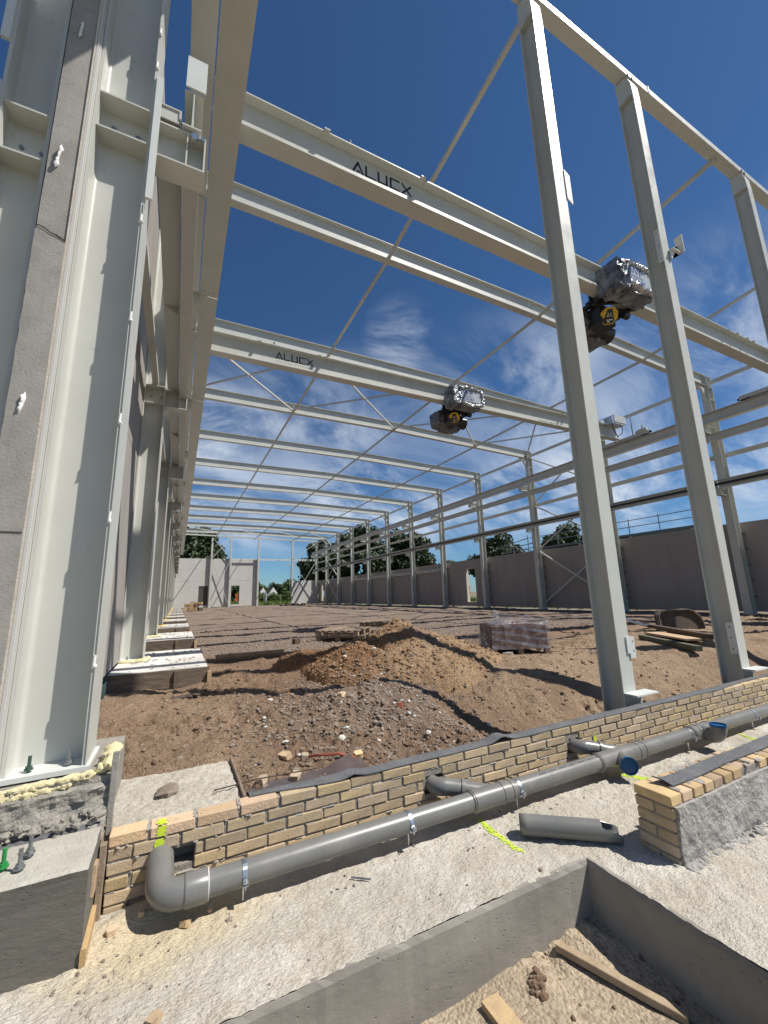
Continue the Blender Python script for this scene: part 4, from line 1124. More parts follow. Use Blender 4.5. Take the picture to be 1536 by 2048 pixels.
# loose offcut, cut out at one end
def offcut():
    a = Vector((2.02, 2.245, -1.442)); b_ = Vector((2.475, 1.885, -1.442)); d = (b_ - a).normalized(); L_ = (b_ - a).length
    u = Vector((0, 0, 1)); s_ = d.cross(u).normalized(); R_ = .057; n = 36; m_ = 14; mb = MB(); vs = []
    for i in range(m_ + 1):
        for j in range(n):
            an = 2 * math.pi * j / n; up_ = math.cos(an); 
            # the top right is cut away in a scoop
            cut = 0.0
            if up_ > 0.1: cut = 0.11 * min(1, (up_ - .1) / .5)
            t = L_ * i / m_
            t = min(t, L_ - cut)
            for rr in (R_,): vs.append(tuple(a + d * t + (u * up_ + s_ * math.sin(an)) * rr))
    fs = [(i * n + j, i * n + (j + 1) % n, (i + 1) * n + (j + 1) % n, (i + 1) * n + j) for i in range(m_) for j in range(n)]
    mb.add(vs, fs); me = mb.mesh('pipe_offcut', smooth=40); me.materials.append(M_PVC); o = link('pipe_offcut', me)
    sm = o.modifiers.new('thick', 'SOLIDIFY'); sm.thickness = .0035; sm.offset = -1
    tag(o, 'loose length of grey plastic pipe lying on the slab, one end cut open', 'pipe')
offcut()
mb = MB(); mb.tube([(0.935, 2.385, -1.493), (1.02, 2.315, -1.491)], .0045, 8)
tag(mb.build('metal_pin', M_BOLT), 'small loose metal pin lying on the slab in front of the pipe', 'pin')

# ================================================================== LEFT CONCRETE BLOCK, TIMBERS, NEAR FOOTING
blk = empty('concrete_block', (-0.27, 2.4, -1.56), 'grey concrete ground beam with pale top left of the brick wall', 'concrete beam')
def block():
    # body with crumbly top edge
    n = 90; mb = MB(); vs = []; j = jit_edge(n + 1, .003, 8)
    for k in range(n + 1):
        x = -3.2 + 2.93 * k / n
        vs += [(x, 2.44, -1.6), (x, 2.405, -1.15), (x, 2.400 + abs(j[k]), -1.125 + j[k]), (x, 2.42, -1.118 + j[k] * .5), (x, 2.62 + j[k], -1.122), (x, 2.632 + j[k], -1.108), (x, 2.74, -1.108), (x, 2.74, -1.6)]
    fs = [(k * 8 + i, (k + 1) * 8 + i, (k + 1) * 8 + i + 1, k * 8 + i + 1) for k in range(n) for i in range(7)]
    fs.append(tuple(n * 8 + i for i in range(8)))
    mb.add(vs, fs)
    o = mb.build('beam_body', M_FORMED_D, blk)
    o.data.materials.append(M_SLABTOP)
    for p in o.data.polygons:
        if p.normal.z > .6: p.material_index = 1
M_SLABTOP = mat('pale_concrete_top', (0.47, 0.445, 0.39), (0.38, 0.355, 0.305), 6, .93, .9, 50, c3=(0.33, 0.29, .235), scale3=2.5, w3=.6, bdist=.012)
block()
def anchor(x, y, zb, zt, parent, m=M_BOLT, name='anchor_bolt'):
    mb = MB(); mb.tube([(x, y, zb), (x, y, zt)], .0085, 12); mb.tube([(x, y, zb + .018), (x, y, zb + .030)], .0165, 6); mb.tube([(x, y, zb + .012), (x, y, zb + .018)], .021, 14)
    return mb.build(name, m, parent, smooth=35)
anchor(-.535, 2.52, -1.122, -1.035, blk); anchor(-.525, 2.62, -1.115, -1.03, blk)
o = anchor(-.60, 2.56, -1.12, -1.035, blk, M_GREEN); o['label'] = 'anchor bolt wrapped in bright green'
def timber(p0, p1, a, b_, m, label, name='timber', up=(0, 0, 1), cat='timber', parent=None):
    mb = MB(); p0, p1 = Vector(p0), Vector(p1); d = (p1 - p0).normalized(); up = Vector(up); s_ = d.cross(up).normalized(); u = s_.cross(d)
    n = 6; c = .0025; r = random.Random(int(abs(p0.x * 1000)) + 3); rings = []
    for i in range(n + 1):
        q = p0 + (p1 - p0) * i / n + s_ * r.uniform(-.0015, .0015)
        A, B = a / 2 * r.uniform(.97, 1.0), b_ / 2 * r.uniform(.97, 1.0)
        rings.append([tuple(q + s_ * x + u * y) for x, y in ((-A + c, -B), (A - c, -B), (A, -B + c), (A, B - c), (A - c, B), (-A + c, B), (-A, B - c), (-A, -B + c))])
    vs = [v for R_ in rings for v in R_]
    fs = [(i * 8 + j, i * 8 + (j + 1) % 8, (i + 1) * 8 + (j + 1) % 8, (i + 1) * 8 + j) for i in range(n) for j in range(8)] + [tuple(range(7, -1, -1)), tuple(n * 8 + j for j in range(8))]
    mb.add(vs, fs); o = mb.build(name, m, parent)
    if parent is None: tag(o, label, cat)
    return o
timber((-.250, 2.705, -1.175), (-.252, 2.70, -1.52), .028, .045, M_WOOD, 'upright timber batten at the left end of the brick wall', up=(0, 1, 0))
timber((-.266, 2.60, -1.20), (-.268, 2.59, -1.32), .022, .07, M_WOOD_N, 'short splintered wood block wedged in the gap beside the concrete beam', up=(0, 1, 0))
timber((-.264, 2.70, -1.46), (-.262, 2.42, -1.475), .022, .09, M_WOOD_N, 'low wood offcut lying in the gap at the foot of the concrete beam')
timber((1.835, 1.845, -1.772), (2.045, 1.345, -1.796), .042, .034, M_WOOD_B, 'wooden batten lying on the sandy floor of the pit')
fragment(1.36, 1.70, -1.79, .10, .11, .055, .3, M_BRICK_O, 'orange yellow brick half buried in the pit floor')
mb = MB(); mb.box(1.315, 1.405, 1.62, 1.80, -1.82, -1.775)
bk = mb.build('loose_brick', M_BRICK_O); tag(bk, 'whole yellow brick lying on the pit floor at the bottom of the view', 'brick')
for o in list(bpy.data.objects):
    if o.get('label') == 'orange yellow brick half buried in the pit floor': bpy.data.objects.remove(o)

foot = empty('column_footing', (-.6, 3.1, -1.3), 'rough broken concrete footing under the near steel column, edged with foam', 'footing')
def rubble_face():
    nx, nz = 110, 26; X = np.linspace(-3.0, -.262, nx); Zz = np.linspace(-1.30, -.915, nz); XX, ZZ = np.meshgrid(X, Zz)
    D = 0.03 + .055 * np.abs(fbm(XX, ZZ * 1.8, 6, 4, 91)) + .022 * fbm(XX, ZZ, 22, 3, 93, .6)
    D = np.where(ZZ > -.955, D * .35, D); base = 2.885 + .0 * XX
    Y = base - D - .10 * sst(-1.02, -1.18, ZZ)
    vs = [(float(XX[j, i]), float(Y[j, i]), float(ZZ[j, i])) for j in range(nz) for i in range(nx)]
    fs = [(j * nx + i, j * nx + i + 1, (j + 1) * nx + i + 1, (j + 1) * nx + i) for j in range(nz - 1) for i in range(nx - 1)]
    mb = MB(); mb.add(vs, fs); mb.box(-3.0, -.262, 2.885, 3.6, -1.3, -.915)
    mb.build('footing_block', M_RUBBLE, foot, fixn=False)
    r = random.Random(31); mb = MB()
    for _ in range(160): mb.rock((-.27 - 1.2 * r.random(), 2.83 - .09 * r.random(), -1.14 + .10 * r.random()), r.uniform(.010, .034), .8, r)
    mb.build('rubble_lumps', M_RUBBLE, foot, fixn=False)
    mb = MB(); mb.box(-3.0, -.262, 2.735, 2.90, -1.32, -1.165)
    mb.build('sand_ledge', M_PIT, foot)
rubble_face()
timber((-.243, 2.845, -.80), (-.246, 2.832, -1.19), .030, .022, M_WOOD_GR, 'upright grey formwork board beside the foam at the near column', 'formwork_board', up=(0, 1, 0), cat='board')
mb = MB()
foam_rope(mb, [(-.90, 2.895, -.932), (-.6, 2.892, -.922), (-.33, 2.89, -.905)], .026, 3)
foam_rope(mb, [(-.86, 2.885, -.950), (-.62, 2.88, -.945), (-.42, 2.884, -.93)], .019, 5)
foam_rope(mb, [(-.34, 2.90, -.905), (-.29, 2.93, -.885), (-.285, 3.05, -.870), (-.29, 3.26, -.880)], .034, 7)
foam_rope(mb, [(-.30, 2.89, -.90), (-.272, 2.93, -.862), (-.275, 3.00, -.84)], .026, 11)
o = mb.build('foam_bead', M_FOAM, foot, smooth=75, fixn=False); 
pad = MB(); 
def padf(X, Y): return -1.188 + .008 * fbm(X, Y, 9, 3, 51) + .012 * fbm(X, Y, 30, 3, 53, .65) - 1.2 * sst(.0, .012, X - .44) * 0
padx = grid_obj('concrete_pad', spaced(-.27, .425, .011), spaced(2.83, 3.55, .011), padf, M_SLAB)
pad.box(-.27, .425, 2.84, 3.55, -1.5, -1.205); q = pad.build('pad_body', M_SLABTOP, padx)
tag(padx, 'rough pale concrete pad directly behind the left end of the brick wall', 'concrete pad')
timber((.435, 3.56, -1.185), (.437, 2.84, -1.185), .016, .05, M_WOOD, 'thin timber edging along the right side of the concrete pad', 'edging_board', cat='board')
mb = MB(); mb.rock((.03, 3.18, -1.172), .09, .35, random.Random(3)); tag(mb.build('flat_stone', M_STONE), 'flat grey stone lying on the rough concrete pad', 'stone')

# ================================================================== LEFT LONG WALL (precast panels, seen edge on)
YK = [3.13 + 5.0 * k for k in range(13)]
lw = empty('concrete_wall', (-.95, 2.93, -1.0), 'tall precast concrete wall seen edge on between the left columns', 'concrete wall')
LW0, LW1, LWF = -.960, -.800, -.772
def edge_panel(y0, y1, z0, z1, first, zj0=None, zj1=None):
    mb = MB()
    if first:
        # near end with ragged corners
        nz = 60; r = random.Random(int(z0 * 10) + 50); vs = []; 
        for i in range(nz + 1):
            z = z0 + (z1 - z0) * i / nz; a = r.uniform(-.004, .002); b_ = r.uniform(-.003, .003)
            zz = [z, z, z, z]
            if i == nz and zj1: zz = [z + q for q in zj1]
            if i == 0 and zj0: zz = [z + q for q in zj0]
            vs += [(LW0, y1, zz[0]), (LW0 + abs(a), y0 + abs(b_), zz[0]), (LW0 + .05, y0, zz[1]), (LW0 + .11, y0, zz[2]), (LW1, y0 + abs(a) * .5, zz[3]), (LW1, y1, zz[3])]
        fs = [(i * 6 + j, i * 6 + j + 1, (i + 1) * 6 + j + 1, (i + 1) * 6 + j) for i in range(nz) for j in range(5)] + [tuple(range(6)), tuple(nz * 6 + j for j in range(6))]
        mb.add(vs, fs)
    else: mb.box(LW0, LW1, y0, y1, z0, z1)
    return mb.build('wall_panel', M_PANEL_EDGE if first else M_PANEL, lw)
edge_panel(2.93, 8.12, -.93, 2.325, True, zj1=[.045, .055, .01, -.02])
edge_panel(2.945, 8.12, 2.335, 9.3, True, zj0=[.05, .06, .018, -.012])
for k in range(1, 12):
    for (z0, z1) in ((-1.0, 2.33), (2.345, 9.0)):
        mb = MB(); mb.box(LW0, LWF, YK[k] + .012 - (0.0), YK[k + 1] - .003, z0, z1); mb.build('wall_panel', M_PANEL, lw)
mb = MB(); mb.box(LW1 + .001, LW1 + .012, 2.935, 2.975, -.93, 9.3); mb.build('insulation_layer', M_INSUL, lw)
mb = MB(); mb.box(LW1 + .014, LWF, 2.94, 2.975, -.93, 9.3); mb.build('inner_leaf_edge', M_PANEL_END, lw)
for (z0, z1) in ((-.93, 2.33), (2.345, 9.0)):
    mb = MB(); mb.box(LW1 + .001, LWF, 2.98, 8.12, z0, z1); mb.build('wall_panel', M_PANEL, lw)
mb = MB(); mb.box(LWF, LWF + .008, 2.955, 3.29, -.93, 9.3); mb.build('sealing_strip', M_STEEL, lw)
# putty blobs on the edge
def blob(x, z, h, w_, seed):
    r = random.Random(seed); mb = MB()
    foam_rope(mb, [(x - w_ * .3, 2.930, z - h / 2), (x, 2.931, z), (x + w_ * .3, 2.930, z + h / 2)], w_ * .42, seed + 20, 10, .008, .9)
    mb.build('putty_blob', M_WHITE, lw, smooth=70, fixn=False)
blob(-.885, 4.10, .17, .02, 1); blob(-.90, 2.95, .20, .03, 2); blob(-.89, 1.16, .15, .03, 3)
# dark crack line at the joint
mb = MB(); r = random.Random(4); x = LW0; z = 2.36
while x < LW1 - .01:
    x2 = x + .016; z2 = 2.385 - .065 * sst(0.0, 1.0, (x2 - LW0) / .16) + r.uniform(-.008, .008); z2 = float(z2)
    mb.add([(x, 2.925, z - .004), (x2, 2.925, z2 - .004), (x2, 2.925, z2 + .005), (x, 2.925, z + .005)], [(0, 1, 2, 3)]); x, z = x2, z2
M_CRACK = mat('crack_shadow', (0.03, 0.027, 0.024), None, rough=1)
mb.build('crack', M_CRACK, lw, fixn=False)
mb = MB(); mb.box(LW0 + .002, LW1 - .002, 2.926, 2.93, .395, .399); mb.build('fine_joint', M_CRACK, lw, fixn=False)

# ================================================================== STEEL
def vcol(mb, x0, x1, yc, b_, z0, z1, tf=.018, tw=.011, r_=0.0):
    """upright H section whose web lies along x"""
    mb.ibeam((x0, yc, z0), (x0, yc, z1), x1 - x0, b_, tw, tf, up=(1, 0, 0), r=r_)
def plate(mb, x0, x1, y0, y1, z0, z1): return mb.box(x0, x1, y0, y1, z0, z1)

# --- left row: the near one, built in full, then the rest as copies of a simpler one
nc = empty('steel_column', (-.575, 3.13, -.9), 'nearest big white steel column of the left row, standing in yellow foam', 'steel column', 'left row columns')
CX0, CX1 = -.762, -.395
mb = MB(); vcol(mb, CX0, CX1, 3.13, .30, -.88, 9.1, .020, .012, .027); mb.build('column_shaft', M_STEEL, nc, smooth=30)
mb = MB(); mb.box(CX0 - .02, CX1 + .02, 2.955, 3.31, -.905, -.880); mb.build('base_plate', M_STEEL2, nc)
for (bx, m) in ((-.655, M_GREENBOLT), (-.48, M_BOLT)): 
    o = anchor(bx, 3.02, -.88, -.80, nc, m)
for z in (3.39, 3.70):
    mb = MB(); mb.box(CX0 + .02, CX1 - .02, 2.985, 3.124, z, z + .014); mb.build('stiffener', M_STEEL, nc)
for (bx, bz) in ((-.66, 3.56), (-.50, 3.56)):
    mb = MB(); mb.tube([(bx, 3.124, bz), (bx, 3.108, bz)], .017, 6); mb.build('bolt', M_BOLT, nc)
# bracket arm
def bracket_arm(parent, sgn, xc, y, z0, z1, ln, b_=.20):
    mb = MB(); mb.ibeam((xc, y, z0), (xc + sgn * ln, y, z0), z1 - z0, b_, .010, .014); o = mb.build('crane_bracket', M_STEEL, parent)
    mb = MB(); xe = xc + sgn * ln
    mb.box(min(xe, xe - sgn * .012), max(xe, xe - sgn * .012), y - b_ / 2, y + b_ / 2, z0 + .014, z1 - .014)
    mb.box(min(xe - sgn * .14, xe - sgn * .13), max(xe - sgn * .14, xe - sgn * .13), y - b_ / 2, y - .006, z0 + .014, z1 - .014)
    me = mb.mesh('bracket_plate', WLOC[parent.name]); me.materials.append(M_STEEL); link('bracket_plate', me, o)
bracket_arm(nc, 1, CX1, 3.13, 3.385, 3.715, .375)
mb = MB(); mb.box(CX1 + .0, CX1 + .045, 2.962, 2.985, 2.9, 4.05); mb.build('edge_plate', M_STEEL2, nc)
mb = MB(); mb.box(CX1 - .09, CX1 - .02, 2.974, 2.982, 2.45, 2.46)
r = random.Random(12); mb = MB()
for z in (-.35, 1.15, 1.9, 2.7, 4.15, 4.5, .5): mb.tube([(CX1 - .012, 2.975, z), (CX1 - .010, 2.975, z + .05)], .009, 8); mb.rock((CX1 - .008, 2.976, z - .01), .016, 1, r)
mb.build('sealant_blob', M_WHITE, nc, smooth=60)
# thin weld-on cover strip on the near flange edge
mb = MB(); mb.box(CX1 - .004, CX1 + .002, 2.972, 3.28, -.88, 2.85); mb.build('flange_strip', M_STEEL, nc)

def simple_left(y, label):
    root = empty('steel_column', (-.59, y, -.93), label, 'steel column', 'left row columns')
    mb = MB(); vcol(mb, CX0 - .005, CX1 - .03, y, .30, -.92, 9.0, .018, .012, .02); mb.build('column_shaft', M_STEEL, root, smooth=30)
    mb = MB(); mb.box(CX0 - .03, CX1, y - .18, y + .18, -.94, -.918); mb.build('base_plate', M_STEEL2, root)
    for z in (3.52, 3.86):
        mb = MB(); mb.box(CX0 + .013, CX1 - .048, y - .145, y - .006, z, z + .014); mb.build('stiffener', M_STEEL, root)
    bracket_arm(root, 1, CX1 - .03, y, 3.50, 3.84, .36)
    mb = MB(); mb.ibeam((CX1 - .03, y, 5.78), (.02, y, 5.78), .29, .20, .010, .014); mb.build('crane_bracket', M_STEEL, root)
    for bx in (-.66, -.52): anchor(bx, y - .12, -.92, -.86, root)
    for bx in (-.66, -.50):
        mb = MB(); mb.tube([(bx, y - .006, 3.7), (bx, y - .022, 3.7)], .017, 6); mb.build('bolt', M_BOLT, root)
    return root
lc = simple_left(YK[1], 'second steel column of the left row counting from the near one')
T = tree_of(lc)
for k in range(2, 13):
    copy_tree(T, None, (-.59, YK[k], -.93), '%s steel column of the left row counting from the near one' % ORD[k])

M_WOOD_F = mat('formwork_wood', (0.17, 0.125, 0.085), (0.09, 0.066, 0.046), 5, 0.9, 0.7, 30, stretch=(1, 1, 7), rand=0.2, c3=(0.24, 0.19, 0.14), scale3=3, w3=0.5)
# footings of the left row with formwork
def footing(y, label, foamcol):
    root = empty('column_footing', (-.15, y, -1.2), label, 'footing', 'footings along the left columns')
    r = random.Random(int(y * 10)); mb = MB()
    x1, y0, y1 = .46, y - 1.33, y + 1.22
    mb.box(-.765, x1, y0, y1, -1.32, -.958); mb.build('footing_slab', M_WHITEC, root)
    mb = MB(); mb.box(-.765, x1 + .004, y0 - .022, y0 - .002, -1.20, -.966); mb.build('formwork_board', M_WOOD_F, root)
    mb = MB(); mb.box(x1 + .002, x1 + .022, y0 - .02, y1, -1.20, -.962); mb.build('formwork_board', M_WOOD_F, root)
    mb = MB(); mb.box(.03, .09, y0 - .06, y0 - .024, -1.24, -.975); mb.build('stake', M_WOOD_F, root)
    mb = MB(); mb.box(x1 + .0, x1 + .055, y0 - .075, y0 - .024, -1.22, -1.02); mb.build('stake', M_WOOD_N, root)
    mb = MB()
    foam_rope(mb, [(-.78, y - .21, -.945), (-.6, y - .215, -.942), (-.42, y - .20, -.935), (-.37, y - .12, -.93), (-.37, y + .1, -.935)], .036, int(y), 12, .02)
    mb.build('foam_bead', foamcol, root, smooth=75, fixn=False)
    mb = MB()
    for _ in range(60): mb.rock((r.uniform(-.6, .42), r.uniform(y0 + .05, y1 - .1), -.953), r.uniform(.01, .035), .35, r)
    mb.build('mortar_crumbs', M_RUBBLE, root, fixn=False)
    return root
f1 = footing(YK[1], 'nearest pale footing slab in wooden formwork at the left, yellow foam on it', M_FOAM)
f2 = footing(YK[2], 'second pale footing slab in formwork counting from the near end', M_FOAM)
f3 = footing(YK[3], 'third pale footing slab in formwork, with orange foam', M_FOAM_O)
T = tree_of(f3)
for k in range(4, 12): copy_tree(T, None, (-.15, YK[k], -1.2), '%s pale footing slab along the left columns counting from the near end' % ORD[k - 1])

# neighbouring column beyond the wall edge
nb_ = empty('steel_column', (-1.1, 3.13, -.9), 'white steel column left of the concrete wall edge, only partly in view', 'steel column')
mb = MB(); vcol(mb, -1.262, -.975, 3.13, .30, -.88, 9.1, .020, .012, .027); mb.build('column_shaft', M_STEEL, nb_, smooth=30)
for z in (2.92, 3.29):
    mb = MB(); mb.box(-1.242, -.995, 2.985, 3.124, z, z + .014); mb.build('stiffener', M_STEEL, nb_)
mb = MB(); mb.box(-1.31, -1.262, 2.962, 2.985, 1.6, 3.42); mb.box(-1.31, -1.262, 2.962, 2.985, 3.78, 5.6); mb.build('edge_plate', M_STEEL2, nb_)
for bx in (-1.16, -1.05):
    mb = MB(); mb.tube([(bx, 3.124, 3.1), (bx, 3.108, 3.1)], .014, 6); mb.build('bolt', M_BOLT, nb_)
mb = MB(); mb.ibeam((-1.262, 3.13, 2.93), (-1.75, 3.13, 2.93), .36, .20, .010, .014); mb.build('crane_bracket', M_STEEL, nb_)
mb = MB(); mb.ibeam((-1.55, 2.9, 3.32), (-1.55, 20, 3.32), .40, .20, .010, .016)
tag(mb.build('crane_runway', M_STEEL), 'brown shaded runway beam end at the far left edge, beyond the concrete wall', 'runway beam')

# --- runway beams of the left side, one length per bay
def bay_name(k): return '%s bay from the near end' % ORD[k]
def left_upper(k):
    y0, y1 = (YK[k] + .01, YK[k + 1] - .01) if k else (1.2, YK[1] - .01)
    root = empty('crane_runway', (.195, y0, 6.09), 'broad upper crane runway beam on the left side, %s' % bay_name(k), 'runway beam', 'upper left crane runway')
    mb = MB(); mb.ibeam((.195, y0, 6.09), (.195, y1, 6.09), .60, .345, .012, .022); mb.build('beam', M_STEEL, root)
    mb = MB(); mb.box(.17, .22, y0, y1, 6.692, 6.742); mb.build('rail', M_RUST, root)
    mb = MB()
    if k:
        for yy in (y0 + .0,): mb.box(.035, .355, yy - .002, yy + .012, 6.112, 6.66)
    for (a, b_) in ((.11, y1 - .12), (.28, y1 - .12)): mb.tube([(a, b_, 6.09), (a, b_, 6.072)], .016, 8)
    mb.build('joint_plate', M_STEEL, root)
def left_lower(k):
    y0, y1 = (YK[k] + .006, YK[k + 1] - .006) if k else (3.0, YK[1] - .006)
    zb = 3.74 if k == 0 else 3.845
    root = empty('crane_runway', (-.13, y0, zb), 'slim lower runway beam on the left side, %s' % bay_name(k), 'runway beam', 'lower left crane runway')
    mb = MB(); mb.ibeam((-.13, y0, zb), (-.13, y1, zb), .36, .14, .010, .014); mb.build('beam', M_STEEL, root)
    mb = MB(); mb.box(-.405, -.212, y0 + .02, y1 - .02, zb + .13, zb + .142); mb.box(-.225, -.212, y0 + .02, y1 - .02, zb + .06, zb + .13)
    mb.box(-.212, -.136, y0 + .3, y0 + .32, zb + .02, zb + .142)
    mb.build('side_channel', M_STEEL, root)
    mb = MB()
    for yy in ((y0 + y1) / 2, ): mb.prism([(-.40, zb + .128), (-.226, zb + .128), (-.226, zb + .02)], 'y', yy, yy + .012)
    mb.box(-.40, -.226, y0 + .03, y0 + .04, zb + .02, zb + .128)
    mb.build('gusset', M_STEEL, root)
    if k == 0:
        mb = MB(); mb.box(-.195, -.045, 2.985, 2.999, 4.12, 4.44); mb.build('end_plate', M_STEEL2, root)
        mb = MB(); mb.box(-.16, -.085, 2.999, 3.05, 4.10, 4.40); mb.build('end_stub', M_STEEL, root)
        mb = MB(); mb.tube([(-.10, 3.01, 3.66), (-.10, 2.99, 3.66)], .028, 14); mb.tube([(-.045, 3.01, 3.655), (-.045, 2.985, 3.655)], .018, 6); mb.build('bolt', M_GALV, root)
for k in range(12): left_upper(k); left_lower(k)
for k in range(12):
    mb = MB(); mb.bar((-.60, YK[k] + .01, 3.95), (-.60, YK[k + 1] - .01, 3.95), .10, .10); 
    o = mb.build('tie_beam', M_STEEL); tag(o, 'square tie beam between two left columns at bracket height, %s' % bay_name(k), 'tie beam', 'tie beams between the left columns')
    mb = MB(); mb.ibeam((-.17, YK[k] + (.11 if k else -.4), 8.55), (-.17, YK[k + 1] - .11, 8.55), .2, .36, .012, .014)
    o = mb.build('eaves_beam', M_STEEL); tag(o, 'eaves beam high above the left columns, %s' % bay_name(k), 'eaves beam', 'left eaves beams')

# --- right row
RX0, RX1 = 19.30, 19.66
def right_col(y, label):
    root = empty('steel_column', (19.48, y, -1.1), label, 'steel column', 'right row columns')
    mb = MB(); vcol(mb, RX0, RX1, y, .28, -1.12, 8.62, .018, .012); mb.build('column_shaft', M_STEEL, root)
    mb = MB(); mb.box(RX0 - .04, RX1 + .04, y - .18, y + .18, -1.16, -1.12); mb.build('base_plate', M_STEEL2, root)
    mb = MB(); mb.ibeam((RX0, y, 5.98), (18.52, y, 5.98), .32, .20, .012, .014); mb.box(18.52, 18.535, y - .1, y + .1, 5.98, 6.30); mb.build('crane_bracket', M_STEEL, root)
    mb = MB(); mb.ibeam((RX0, y, 3.44), (18.80, y, 3.44), .26, .20, .012, .014); mb.box(18.80, 18.812, y - .1, y + .1, 3.44, 3.70); mb.build('crane_bracket', M_STEEL, root)
    # knee haunch
    mb = MB(); 
    poly = [(RX0, 7.55), (RX0 - .10, 7.62), (RX0 - .30, 8.0), (RX0 - .62, 8.12), (RX0 - .62, 8.14), (RX0, 8.14)]
    mb.prism(poly, 'y', y - .05, y + .05); mb.build('knee_plate', M_STEEL, root)
    for z in (7.55, 8.12):
        mb = MB(); mb.box(RX0 + .018, RX1 - .018, y - .135, y - .006, z, z + .014); mb.build('stiffener', M_STEEL, root)
    mb = MB()
    for z in (-.5, .1, .7, 1.3, 1.9): mb.box(RX1 + .0, RX1 + .20, y - .17, y - .15, z, z + .03)
    mb.build('wall_anchor', M_RUST, root)
    mb = MB()
    for z in (8.2, 8.3, 8.4, 8.5): mb.tube([(RX0 - .001, y - .05, z), (RX0 - .03, y - .05, z)], .014, 6)
    mb.build('bolts', M_GALV, root)
    return root
rc = right_col(YK[1], 'first whole steel column of the right row, right of the second gable column')
T = tree_of(rc)
for k in range(2, 13): copy_tree(T, None, (19.48, YK[k], -1.1), '%s steel column of the right row, counted from the near right' % ORD[k - 1])
copy_tree(T, None, (19.48, YK[0], -1.1), 'corner steel column of the right row at the near gable')

for k in range(12):
    y0, y1 = YK[k] + .01, YK[k + 1] - .01
    if k == 0: y0 = 1.5
    b = bay_name(k)
    root = empty('crane_runway', (18.68, y0, 6.31), 'upper crane runway beam on the right side, %s' % b, 'runway beam', 'upper right crane runway')
    mb = MB(); mb.ibeam((18.68, y0, 6.31), (18.68, y1, 6.31), .42, .26, .012, .018); mb.build('beam', M_STEEL, root)
    mb = MB(); mb.box(18.655, 18.705, y0, y1, 6.732, 6.775); mb.build('rail', M_RUST, root)
    mb = MB(); mb.ibeam((18.98, y0, 5.66), (18.98, y1, 5.66), .30, .16, .010, .016)
    tag(mb.build('longitudinal_beam', M_STEEL), 'longitudinal beam just under the upper right runway, %s' % b, 'beam', 'beams under the upper right runway')
    root = empty('crane_runway', (18.92, y0, 3.71), 'lower runway beam with dark slot on the right side, %s' % b, 'runway beam', 'lower right crane runway')
    mb = MB(); mb.ibeam((18.92, y0, 3.71), (18.92, y1, 3.71), .34, .20, .012, .03); mb.build('beam', M_STEEL, root)
    mb = MB(); mb.box(18.84, 18.875, y0, y1, 3.835, 3.925); mb.build('conductor_rail', M_BLACK, root)
    mb = MB(); mb.box(19.70, 19.80, YK[k], YK[k + 1] - .004, 5.08, 5.26)
    tag(mb.build('side_rail', M_STEEL), 'outer side rail of the right wall at mid height, %s' % b, 'side rail', 'outer side rails of the right wall')
    mb = MB(); mb.box(19.44, 19.54, YK[k] + .145, YK[k + 1] - .145, 8.24, 8.38)
    tag(mb.build('eaves_tie', M_STEEL), 'eaves tie between the heads of the right columns, %s' % b, 'eaves tie', 'right eaves ties')

# --- roof
def ztop(x): return 9.06 - .05 * (x + .8) / 10.3 if x < 9.5 else 9.01 - .36 * (x - 9.5) / 10.16
RD = .48
def roof_beam(y, label):
    root = empty('roof_beam', (9.4, y, 9.0), label, 'roof beam', 'main roof beams')
    x0, xr, x1 = -.76, 9.5, 19.66
    for (a, b_) in ((x0, xr), (xr, x1)):
        mb = MB(); pa, pb = (a, y, ztop(a) - RD), (b_, y, ztop(b_) - RD)
        mb.ibeam(pa, pb, RD, .20, .010, .016); mb.build('beam_length', M_STEEL, root)
    return root
TX = [4.4, 9.8, 15.2]
r1 = roof_beam(YK[1], 'main roof beam, the nearest behind the first crane girder')
T = tree_of(r1)
for k in range(2, 12): copy_tree(T, None, (9.4, YK[k], 9.0), '%s main roof beam counting from the near gable' % ORD[k - 1])
gb = empty('gable_beam', (9.4, 3.13, 9.1), 'near gable top beam running over the tall front columns', 'roof beam')
for (a, b_) in ((-.76, 4.33), (4.33, 6.8), (6.8, 10.75), (10.75, 15.6), (15.6, 19.66)):
    mb = MB(); zz = lambda x: 9.13 - .012 * x
    mb.sweep([(-.1, 0), (.1, 0), (.1, .13), (-.1, .13)], (a + .003, 3.13, zz(a)), (b_ - .003, 3.13, zz(b_))); mb.build('beam_length', M_STEEL, gb)
mb = MB(); mb.box(7.3, 7.33, 3.02, 3.24, 9.03, 9.2); mb.build('joint_sleeve', M_STEEL2, gb)
gb2 = empty('gable_beam', (9.4, YK[12], 8.9), 'thin top beam of the far gable end', 'roof beam')
mb = MB(); mb.sweep([(-.1, 0), (.1, 0), (.1, .2), (-.1, .2)], (-.7, YK[12], 8.95), (19.66, YK[12], 8.42)); mb.build('beam_length', M_STEEL, gb2)
for li, tx in enumerate(TX):
    nm = ['left', 'middle', 'right'][li]
    for k in range(12):
        z = ztop(tx) - RD + .05; z0 = 9.0 if k == 0 else z
        mb = MB(); mb.bar((tx, YK[k] + .008, z0), (tx, YK[k + 1] - .008, z), .075, .075)
        for yy, zq in ((YK[k] + .05, z0), (YK[k + 1] - .05, z)): mb.box(tx - .07, tx + .07, yy - .045, yy + .045, zq - .05, zq - .040)
        o = mb.build('roof_tie', M_STEEL)
        tag(o, 'longitudinal roof tie of the %s line, %s' % (nm, bay_name(k)), 'roof tie', 'longitudinal roof ties')
